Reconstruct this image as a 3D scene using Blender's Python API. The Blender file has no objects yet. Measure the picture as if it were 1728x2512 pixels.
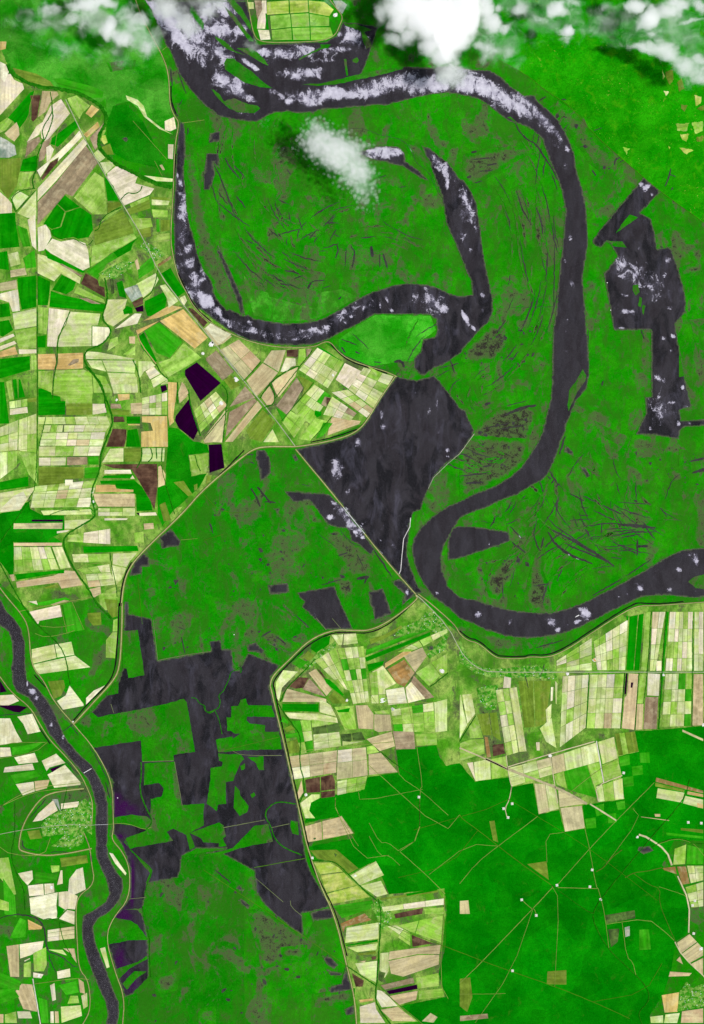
import bpy, bmesh, math, random
import numpy as np
from mathutils import Vector, noise as mnoise
random.seed(11)
# ------------------------------------------------------------------ camera, sky, sun, exposure
# one unit = one pixel of the 1728 x 2512 photograph = 15 m of land
W, H = 1728, 2512
scene = bpy.context.scene
CAMZ = 6000.0
cam = bpy.data.cameras.new('camera'); camo = bpy.data.objects.new('camera', cam)
scene.collection.objects.link(camo); camo.location = (0, 0, CAMZ)
cam.sensor_fit = 'VERTICAL'; cam.angle = 2 * math.atan(H / 2 / CAMZ)
cam.clip_start = 10; cam.clip_end = 40000
scene.camera = camo
SUN_EL, SUN_AZ = math.radians(60), math.radians(104)      # compass bearing of the sun
world = bpy.data.worlds.new('World'); scene.world = world; world.use_nodes = True
wn = world.node_tree
sky = wn.nodes.new('ShaderNodeTexSky'); sky.sky_type = 'NISHITA'; sky.sun_disc = False
sky.sun_elevation = SUN_EL; sky.sun_rotation = SUN_AZ
bg = wn.nodes['Background']; bg.inputs['Strength'].default_value = 0.06
wn.links.new(sky.outputs[0], bg.inputs['Color'])
sl = bpy.data.lights.new('sun', 'SUN'); sl.energy = 4.2; sl.angle = math.radians(0.5); sl.color = (1, .965, .91)
so = bpy.data.objects.new('sun', sl); scene.collection.objects.link(so)
sd = Vector((math.sin(SUN_AZ) * math.cos(SUN_EL), math.cos(SUN_AZ) * math.cos(SUN_EL), math.sin(SUN_EL)))
so.rotation_euler = sd.to_track_quat('Z', 'Y').to_euler(); so.location = (0, 0, 1000)
vs = scene.view_settings
vs.view_transform = 'Standard'; vs.look = 'None'; vs.exposure = 0.0; vs.gamma = 1; vs.use_curve_mapping = False
cy = scene.cycles
cy.max_bounces = 44; cy.diffuse_bounces = 2; cy.glossy_bounces = 2; cy.volume_bounces = 40; cy.transparent_max_bounces = 16
cy.volume_step_rate = 1.0; cy.volume_max_steps = 128
cy.use_denoising = True; cy.denoiser = 'OPENIMAGEDENOISE'; cy.denoising_input_passes = 'RGB_ALBEDO_NORMAL'; cy.denoising_prefilter = 'ACCURATE'
KL = 1.38        # measured: picture value of a white surface facing up under this sun and sky

# ------------------------------------------------------------------ helpers
TILE = dict(A=(0, 0), B=(0, 400), C=(0, 900), D=(0, 1400), E=(0, 1912), F=(500, 0), G=(1128, 0), H=(500, 600), I=(1128, 600),
            J=(500, 1100), K=(1128, 1100), L=(500, 1500), M=(1128, 1500), N=(500, 1912), O=(1128, 1912), S=None)
def pts(s, tile='S'):
    """survey notes -> ground points; a letter switches the map sheet"""
    out = []
    for t in s.split():
        if t in TILE: tile = t; continue
        x, y = map(float, t.split(','))
        if tile != 'S':
            o = TILE[tile]; x = o[0] + x / 2.66; y = o[1] + y / 2.66
        out.append((x - W / 2, H / 2 - y))
    return out
def one(s): return pts(s)[0]
def lin(c):
    c = c / 255.0
    return c / 12.92 if c <= .04045 else ((c + .055) / 1.055) ** 2.4
def alb(r, g, b): return tuple(min(.95, lin(v) / KL) for v in (r, g, b))
col0 = scene.collection
def link(name, me, mat=None, parent=None, loc=(0, 0, 0)):
    o = bpy.data.objects.new(name, me); col0.objects.link(o); o.location = loc
    if mat and me and not me.materials: me.materials.append(mat)
    if parent: o.parent = parent
    return o
def tag(o, label=None, cat=None, group=None, kind=None):
    if label: o['label'] = label
    if cat: o['category'] = cat
    if group: o['group'] = group
    if kind: o['kind'] = kind
    return o
def area(p): return .5 * sum(p[i - 1][0] * p[i][1] - p[i][0] * p[i - 1][1] for i in range(len(p)))
def centroid(p): return (sum(a for a, b in p) / len(p), sum(b for a, b in p) / len(p))
def ccw(p): return p if area(p) > 0 else p[::-1]
def rough(p, amp=1.4, step=7, freq=.09, closed=True):
    """natural outline: resample and wander"""
    out = []; n = len(p)
    for i in range(n if closed else n - 1):
        a, b = p[i], p[(i + 1) % n]; L = math.hypot(b[0] - a[0], b[1] - a[1]); k = max(1, int(L / step))
        for j in range(k):
            t = j / k; out.append((a[0] + (b[0] - a[0]) * t, a[1] + (b[1] - a[1]) * t))
    if not closed: out.append(p[-1])
    r = []
    for x, y in out:
        dx = mnoise.noise((x * freq, y * freq, 3.1)) + .6 * mnoise.noise((x * freq * 3, y * freq * 3, 7.7))
        dy = mnoise.noise((x * freq, y * freq, 9.4)) + .6 * mnoise.noise((x * freq * 3, y * freq * 3, 1.2))
        r.append((x + dx * amp, y + dy * amp))
    return r
def smooth(p, it=2, closed=False):
    for _ in range(it):
        q = []; n = len(p)
        if not closed: q.append(p[0])
        for i in range(n if closed else n - 1):
            a, b = p[i], p[(i + 1) % n]
            q += [(a[0] * .75 + b[0] * .25, a[1] * .75 + b[1] * .25), (a[0] * .25 + b[0] * .75, a[1] * .25 + b[1] * .75)]
        if not closed: q.append(p[-1])
        p = q
    return p
def inset(p, d):
    """move every side of a counter-clockwise outline inwards"""
    n = len(p); out = []
    for i in range(n):
        a, b, c = p[i - 1], p[i], p[(i + 1) % n]
        e1 = (b[0] - a[0], b[1] - a[1]); e2 = (c[0] - b[0], c[1] - b[1])
        l1 = math.hypot(*e1) or 1; l2 = math.hypot(*e2) or 1
        n1 = (-e1[1] / l1, e1[0] / l1); n2 = (-e2[1] / l2, e2[0] / l2)
        m = (n1[0] + n2[0], n1[1] + n2[1]); q = m[0] * n1[0] + m[1] * n1[1]
        s = d / q if q > .35 else d / .35
        out.append((b[0] + m[0] * s, b[1] + m[1] * s))
    return out
def pip(x, y, p):
    r = False; j = len(p) - 1
    for i in range(len(p)):
        if (p[i][1] > y) != (p[j][1] > y) and x < (p[j][0] - p[i][0]) * (y - p[i][1]) / (p[j][1] - p[i][1]) + p[i][0]: r = not r
        j = i
    return r
def setcol(me, c1, c2=None, faces=None):
    for nm, c in (('Col', c1), ('Col2', c2 or c1)):
        at = me.attributes.get(nm) or me.attributes.new(nm, 'FLOAT_COLOR', 'FACE')
        n = len(me.polygons); arr = np.empty((n, 4), np.float32)
        if isinstance(c, list): arr[:, :3] = np.array(c, np.float32)
        else: arr[:] = (*c, 1)
        arr[:, 3] = 1
        at.data.foreach_set('color', arr.ravel())
def slab_bm(bm, p, z0, z1, uvl=None, ang=None, off=(0, 0)):
    """closed outline as a slab; returns its top face"""
    p = ccw(p)
    top = [bm.verts.new((x - off[0], y - off[1], z1)) for x, y in p]
    bot = [bm.verts.new((x - off[0], y - off[1], z0)) for x, y in p]
    f = bm.faces.new(top); fs = [f]
    n = len(p)
    for i in range(n): fs.append(bm.faces.new((bot[i], bot[(i + 1) % n], top[(i + 1) % n], top[i])))
    if uvl is not None:
        if ang is None:
            L, ang = max((math.hypot(p[i][0] - p[i - 1][0], p[i][1] - p[i - 1][1]), math.atan2(p[i][1] - p[i - 1][1], p[i][0] - p[i - 1][0])) for i in range(n))
        ca, sa = math.cos(ang), math.sin(ang)
        for q in fs:
            for lp in q.loops:
                x, y = lp.vert.co.x + off[0], lp.vert.co.y + off[1]
                lp[uvl].uv = (x * ca + y * sa, -x * sa + y * ca)
    return fs
def bm_mesh(name, bm):
    me = bpy.data.meshes.new(name); bm.to_mesh(me); bm.free(); return me
def slab(name, p, z0, z1, mat, c1, c2=None, ang=None):
    c = centroid(p); bm = bmesh.new(); uvl = bm.loops.layers.uv.new('uv')
    slab_bm(bm, p, 0, z1 - z0, uvl, ang, c)
    me = bm_mesh(name, bm); setcol(me, c1, c2)
    return link(name, me, mat, loc=(c[0], c[1], z0))
def ribbon_bm(bm, p, prof, cols, tops=None, closed=False, wfun=None, off=(0, 0, 0)):
    """sweep an open cross-section (list of (offset, z)) along a line; cols = colour per strip"""
    n = len(p); rows = []
    for i in range(n):
        a = p[max(0, i - 1)]; b = p[min(n - 1, i + 1)]
        d = (b[0] - a[0], b[1] - a[1]); l = math.hypot(*d) or 1; nx, ny = -d[1] / l, d[0] / l
        w = wfun(i, n) if wfun else 1
        rows.append([bm.verts.new((p[i][0] + nx * o * w - off[0], p[i][1] + ny * o * w - off[1], z - off[2])) for o, z in prof])
    cl = []
    for i in range(n - 1):
        for j in range(len(prof) - 1):
            f = bm.faces.new((rows[i][j], rows[i + 1][j], rows[i + 1][j + 1], rows[i][j + 1]))
            cl.append(cols[j])
    return cl
def ribbon(name, p, prof, cols, mat, parent=None, wfun=None, cols2=None):
    c = (0, 0, 0) if parent else (p[len(p) // 2][0], p[len(p) // 2][1], 0)
    if parent: c = tuple(parent.location)
    bm = bmesh.new(); uvl = bm.loops.layers.uv.new('uv')
    cl = ribbon_bm(bm, p, prof, cols, wfun=wfun, off=c)
    bmesh.ops.recalc_face_normals(bm, faces=bm.faces)
    if bm.faces and sum(f.normal.z for f in bm.faces) < 0: bmesh.ops.reverse_faces(bm, faces=bm.faces)
    me = bm_mesh(name, bm); setcol(me, cl, [tuple(v * .8 for v in q) for q in cl])
    o = link(name, me, mat, parent=parent)
    if not parent: o.location = c
    return o
# ------------------------------------------------------------------ materials
def new_mat(name):
    m = bpy.data.materials.new(name); m.use_nodes = True
    return m, m.node_tree, m.node_tree.nodes['Principled BSDF']
class N:
    def __init__(s, t): s.t = t
    def n(s, typ, **kw):
        o = s.t.nodes.new(typ)
        for k, v in kw.items(): setattr(o, k, v)
        return o
    def val(s, sock, v):
        if hasattr(v, 'is_output') or isinstance(v, bpy.types.NodeSocket): s.t.links.new(v, sock)
        else: sock.default_value = v
    def math(s, op, a, b=0.0, c=None, clamp=False):
        o = s.n('ShaderNodeMath', operation=op); o.use_clamp = clamp
        s.val(o.inputs[0], a); s.val(o.inputs[1], b)
        if c is not None: s.val(o.inputs[2], c)
        return o.outputs[0]
    def ramp(s, v, lo, hi, a=0.0, b=1.0, typ='SMOOTHSTEP'):
        o = s.n('ShaderNodeMapRange', interpolation_type=typ); s.val(o.inputs[0], v)
        for k, q in zip((1, 2, 3, 4), (lo, hi, a, b)): s.val(o.inputs[k], q)
        return o.outputs[0]
    def mix(s, f, a, b, mode='MIX'):
        o = s.n('ShaderNodeMix', data_type='RGBA', blend_type=mode); o.clamp_result = False
        s.val(o.inputs[0], f)
        for k, v in ((6, a), (7, b)):
            s.val(o.inputs[k], (*v, 1) if isinstance(v, tuple) and len(v) == 3 else v)
        return o.outputs[2]
    def noise(s, vec, scale, det=2, rough=.5, dist=0.0):
        o = s.n('ShaderNodeTexNoise'); s.t.links.new(vec, o.inputs['Vector'])
        o.inputs['Scale'].default_value = scale; o.inputs['Detail'].default_value = det; o.inputs['Roughness'].default_value = rough
        o.inputs['Distortion'].default_value = dist
        return o.outputs[0]
    def attr(s, name, out=0): return s.n('ShaderNodeAttribute', attribute_name=name).outputs[out]
    def scalevec(s, vec, sc, rot=0):
        o = s.n('ShaderNodeMapping'); s.t.links.new(vec, o.inputs[0]); o.inputs['Scale'].default_value = sc; o.inputs['Rotation'].default_value = (0, 0, rot)
        return o.outputs[0]
    def gray(s, v):
        o = s.n('ShaderNodeCombineColor')
        for i in range(3): s.val(o.inputs[i], v)
        return o.outputs[0]
def land_mat(name, big=40, mid=8, fine=1.6, cbig=.2, cmid=.2, cfine=.25, stripes=0.0, bump=0.0, lo=.35, hi=.68, wet=False, bare=0.0, stands=0.0, specks=False):
    m, t, b = new_mat(name); q = N(t)
    pos = q.n('ShaderNodeNewGeometry').outputs['Position']
    nb = q.noise(pos, 1 / big, 4, .6, .4); nm = q.noise(pos, 1 / mid, 3, .6); nf = q.noise(pos, 1 / fine, 2, .7)
    c = q.mix(q.ramp(nb, lo, hi), q.attr('Col'), q.attr('Col2'))
    f = q.math('ADD', 1 - cmid / 2 - cfine / 2, q.math('ADD', q.math('MULTIPLY', q.ramp(nm, .25, .75), cmid), q.math('MULTIPLY', q.ramp(nf, .25, .75), cfine)))
    f = q.math('MULTIPLY', f, q.ramp(q.noise(pos, 1 / (big * 3), 3, .6), .3, .7, 1 - cbig / 2, 1 + cbig / 2))
    if stripes:
        uv = q.n('ShaderNodeUVMap', uv_map='uv').outputs[0]
        s1 = q.noise(q.scalevec(uv, (.012, .17, 1)), 1, 3, .6); s2 = q.noise(q.scalevec(uv, (.004, .06, 1)), 1, 2, .5)
        sf = q.math('ADD', q.ramp(s1, .3, .7, 1 - stripes * .6, 1 + stripes * .6), q.ramp(s2, .3, .7, -stripes * .5, stripes * .5))
        f = q.math('MULTIPLY', f, sf)
    c = q.mix(1.0, c, q.gray(f), 'MULTIPLY')
    if stands:    # timber stands of different age, thin places and small clearings
        for an, sc_ in ((.15, 1 / 95), (-.5, 1 / 60)):
            vo = q.n('ShaderNodeTexVoronoi', feature='F1', distance='CHEBYCHEV'); t.links.new(q.scalevec(pos, (sc_, sc_, .001), an), vo.inputs['Vector']); vo.inputs['Scale'].default_value = 1
            sr = q.n('ShaderNodeSeparateColor'); t.links.new(vo.outputs['Color'], sr.inputs[0])
            c = q.mix(1.0, c, q.gray(q.ramp(sr.outputs[0], 0, 1, 1 - stands, 1 + stands)), 'MULTIPLY')
        c = q.mix(q.math('MULTIPLY', q.ramp(q.noise(pos, 1 / 34, 8, .75, .7), .57, .70), .5), c, alb(70, 128, 30))
    if specks:    # scattered thin clearings and tracks on the hill tops
        k1 = q.ramp(q.noise(pos, 1 / 11, 3, .6, 2.2), .66, .70); k2 = q.ramp(q.noise(pos, 1 / 120, 2, .5), .42, .6)
        c = q.mix(q.math('MULTIPLY', q.math('MULTIPLY', k1, k2), .85), c, alb(170, 186, 72))
        c = q.mix(q.math('MULTIPLY', q.ramp(q.noise(pos, 1 / 26, 6, .7, .6), .52, .7), .45), c, alb(96, 180, 20))
    if bare:      # thin, pale, worn patches of soil
        s3 = q.noise(pos, 1 / 22, 5, .65, .9)
        sr0 = q.n('ShaderNodeSeparateColor'); t.links.new(q.attr('Col'), sr0.inputs[0])
        c = q.mix(q.math('MULTIPLY', q.math('MULTIPLY', q.ramp(s3, .5, .68), bare), q.ramp(sr0.outputs[0], .08, .2)), c, alb(222, 212, 170))
    if wet:       # thin, half drowned growth in drifts over the whole flood plain
        n4 = q.noise(q.scalevec(pos, (1 / 30, 1 / 55, 1), .5), 1, 9, .74, .6); n5 = q.noise(pos, 1 / 150, 3, .6)
        c = q.mix(q.math('MULTIPLY', q.ramp(q.math('ADD', n4, q.math('MULTIPLY', q.math('SUBTRACT', n5, .5), .5)), .42, .60), .62), c, alb(54, 112, 26))
        c = q.mix(q.math('MULTIPLY', q.ramp(q.noise(q.scalevec(pos, (1 / 15, 1 / 24, 1), -.4), 1, 8, .82, .8), .54, .62), .6), c, alb(80, 94, 54))
    if wet:       # standing water showing between the trees
        w = q.math('MAXIMUM', q.attr('wet', 2), q.ramp(q.noise(q.scalevec(pos, (1 / 70, 1 / 110, 1), -.35), 1, 4, .62, .7), .43, .64, .0, 1.0))
        n2 = q.noise(pos, 1 / 16, 6, .72); n3 = q.noise(pos, 1 / 2.4, 3, .75)
        g = q.math('ADD', q.math('MULTIPLY', n2, .62), q.math('MULTIPLY', n3, .38))
        g = q.math('ADD', g, q.math('MULTIPLY', q.math('SUBTRACT', w, 1.0), .34))
        c = q.mix(q.math('MULTIPLY', q.ramp(g, .37, .52), .8), c, alb(92, 100, 68))
        c = q.mix(q.ramp(g, .545, .60), c, alb(54, 50, 46))
    t.links.new(c, b.inputs['Base Color']); b.inputs['Roughness'].default_value = 1; b.inputs['Specular IOR Level'].default_value = 0
    if bump:
        bp = q.n('ShaderNodeBump'); bp.inputs['Strength'].default_value = bump; bp.inputs['Distance'].default_value = 1.0
        t.links.new(q.noise(pos, 1 / 3.2, 3, .7), bp.inputs['Height']); t.links.new(bp.outputs[0], b.inputs['Normal'])
    return m
M_GROUND = land_mat('ground_cover', 60, 9, 3.2, .22, .24, .36, bump=.6, wet=True)
M_FOREST = land_mat('tree_canopy', 45, 7, 3.2, .22, .26, .4, bump=.6, wet=True)
M_DRYFOREST = land_mat('dry_canopy', 70, 9, 3.0, .14, .22, .42, bump=.8, stands=.11)
M_UPLAND = land_mat('upland_canopy', 50, 8, 3.2, .2, .26, .45, bump=.9, stands=.07, specks=True)
M_FIELD = land_mat('field_crop', 26, 7, 1.8, .2, .2, .2, stripes=.26, bare=.35)
M_TOWN = land_mat('town_gardens', 9, 5, 2.6, .3, .4, .5, lo=.4, hi=.62)
M_PATH = land_mat('earth_bank', 30, 5, 1.5, .2, .25, .25)
M_TREES = land_mat('hedge_foliage', 12, 3, 1.2, .2, .5, .4, bump=.4)
def water_mat():
    m, t, b = new_mat('muddy_water'); q = N(t)
    pos = q.n('ShaderNodeNewGeometry').outputs['Position']
    haze_foam = q.attr('haze_foam', 2); speck = q.attr('speck', 2); purp = q.attr('purple', 2); streak = q.attr('streak', 2)
    n1 = q.noise(q.scalevec(pos, (1 / 26, 1 / 70, 1), .25), 1, 5, .62, .6)
    c = q.mix(q.ramp(n1, .3, .72), alb(58, 56, 62), alb(43, 39, 44))
    dark = q.math('MULTIPLY', q.ramp(q.noise(q.scalevec(pos, (1 / 45, 1 / 95, 1), -.2), 1, 5, .6, 1.0), .44, .62), streak)
    c = q.mix(dark, c, alb(25, 25, 30))
    pale = q.math('MULTIPLY', q.ramp(q.noise(q.scalevec(pos, (1 / 32, 1 / 80, 1), .15), 1, 6, .65, .8), .48, .86), streak)
    c = q.mix(q.math('MULTIPLY', pale, .6), c, alb(104, 102, 120))  # pale lavender sheen painted into the water colour as streaks
    c = q.mix(q.math('MULTIPLY', purp, q.ramp(q.noise(pos, 1 / 14, 4, .6), .25, .6, .35, 1)), c, alb(58, 2, 72))
    # grain of the water surface
    g1 = q.noise(pos, 1 / 1.7, 3, .8)
    c = q.mix(q.ramp(g1, .52, .72, 0, .35), c, alb(82, 80, 88)); c = q.mix(q.ramp(g1, .3, .48, .35, 0), c, alb(22, 20, 26))
    sp = q.math('MULTIPLY', q.ramp(q.noise(pos, 1 / 1.15, 2, .7), .6, .7), speck)
    c = q.mix(q.math('MULTIPLY', sp, .9), c, alb(172, 168, 178))
    # cloud haze and glint painted into the water colour, plus white water below gates
    f1 = q.noise(q.scalevec(pos, (1 / 24, 1 / 30, 1), .6), 1, 8, .68, .9); f2 = q.noise(pos, 1 / 3.2, 4, .8)
    fm = q.math('ADD', q.math('ADD', q.math('MULTIPLY', q.math('SUBTRACT', f1, .5), 2.5), q.math('MULTIPLY', q.math('SUBTRACT', f2, .5), 1.0)), haze_foam)
    veil = q.math('MULTIPLY', q.ramp(q.math('ADD', q.math('ADD', q.math('MULTIPLY', q.math('SUBTRACT', f1, .5), 1.6), q.math('MULTIPLY', q.math('SUBTRACT', f2, .5), .9)), haze_foam), .22, .85), .8)
    c = q.mix(veil, c, alb(168, 164, 190))
    solid = q.math('MULTIPLY', q.math('ADD', q.math('MULTIPLY', q.ramp(fm, .46, .58), .62), q.math('MULTIPLY', q.ramp(fm, .5, 1.05), .38)), q.ramp(haze_foam, .02, .2))
    fc = q.mix(q.ramp(q.noise(pos, 1 / 12, 4, .6), .3, .7), alb(200, 196, 214), alb(232, 229, 243))
    c = q.mix(solid, c, fc)
    # the bare wet margin
    c = q.mix(q.math('MULTIPLY', q.attr('rim', 2), q.ramp(q.noise(pos, 1 / 5, 3, .7), .3, .6, .25, .95)), c, alb(116, 130, 92))
    # bushes and reeds standing in the shallows
    sh = q.math('ADD', q.attr('shore', 2), q.math('MULTIPLY', q.math('SUBTRACT', q.noise(pos, 1 / 5.5, 6, .75), .5), 2.0))
    c = q.mix(q.ramp(sh, .74, .86), c, q.mix(q.ramp(q.noise(pos, 1 / 3, 2, .6), .4, .6), alb(36, 116, 18), alb(78, 108, 52)))
    t.links.new(c, b.inputs['Base Color']); b.inputs['Roughness'].default_value = .5; b.inputs['Specular IOR Level'].default_value = .05
    return m
M_WATER = water_mat()
def plain(name, c, rough=.8, spec=.2, var=.2, sc=.8):
    m, t, b = new_mat(name); q = N(t); pos = q.n('ShaderNodeNewGeometry').outputs['Position']
    k = q.ramp(q.noise(pos, sc, 3, .6), .3, .7, 1 - var, 1 + var * .3)
    t.links.new(q.mix(1.0, c, q.gray(k), 'MULTIPLY'), b.inputs['Base Color'])
    b.inputs['Roughness'].default_value = rough; b.inputs['Specular IOR Level'].default_value = spec
    return m
M_WHITE = plain('white_roof', (.85, .86, .84)); M_WALL = plain('pale_wall', (.62, .6, .55)); M_CONC = plain('concrete', (.62, .62, .64))
M_GREYROOF = plain('grey_roof', (.42, .42, .43)); M_STEEL = plain('painted_steel', (.55, .57, .6)); M_RUST = plain('orange_roof', (.62, .33, .08))
M_GRAVEL = plain('white_gravel', (.68, .66, .60)); M_TEAL = plain('pond_liner', alb(70, 130, 120))
# ------------------------------------------------------------------ survey notes
PAL = dict(
    W=((243, 236, 206), (230, 226, 178), 'cream'), t=((212, 204, 152), (194, 184, 138), 'tan'), u=((146, 128, 100), (178, 160, 128), 'taupe'),
    b=((74, 50, 42), (112, 88, 68), 'dark brown'), p=((42, 0, 46), (38, 2, 42), 'purple black'), g=((6, 140, 2), (22, 150, 6), 'deep green'),
    e=((48, 165, 16), (72, 172, 34), 'bright green'), l=((136, 192, 62), (178, 214, 104), 'light green'), k=((196, 220, 126), (226, 232, 178), 'pale green'),
    o=((108, 140, 42), (130, 158, 56), 'olive green'), a=((224, 194, 124), (212, 180, 108), 'golden tan'), y=((202, 182, 136), (216, 200, 152), 'pinkish tan'),
    d=((62, 84, 44), (100, 132, 62), 'dark olive'), x=((135, 155, 135), (200, 208, 196), 'grey blue'), n=((168, 128, 74), (148, 128, 72), 'brown'),
    q=((126, 192, 58), (158, 210, 92), 'lime green'),
    v=((160, 196, 66), (208, 218, 116), 'yellow green'))
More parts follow.
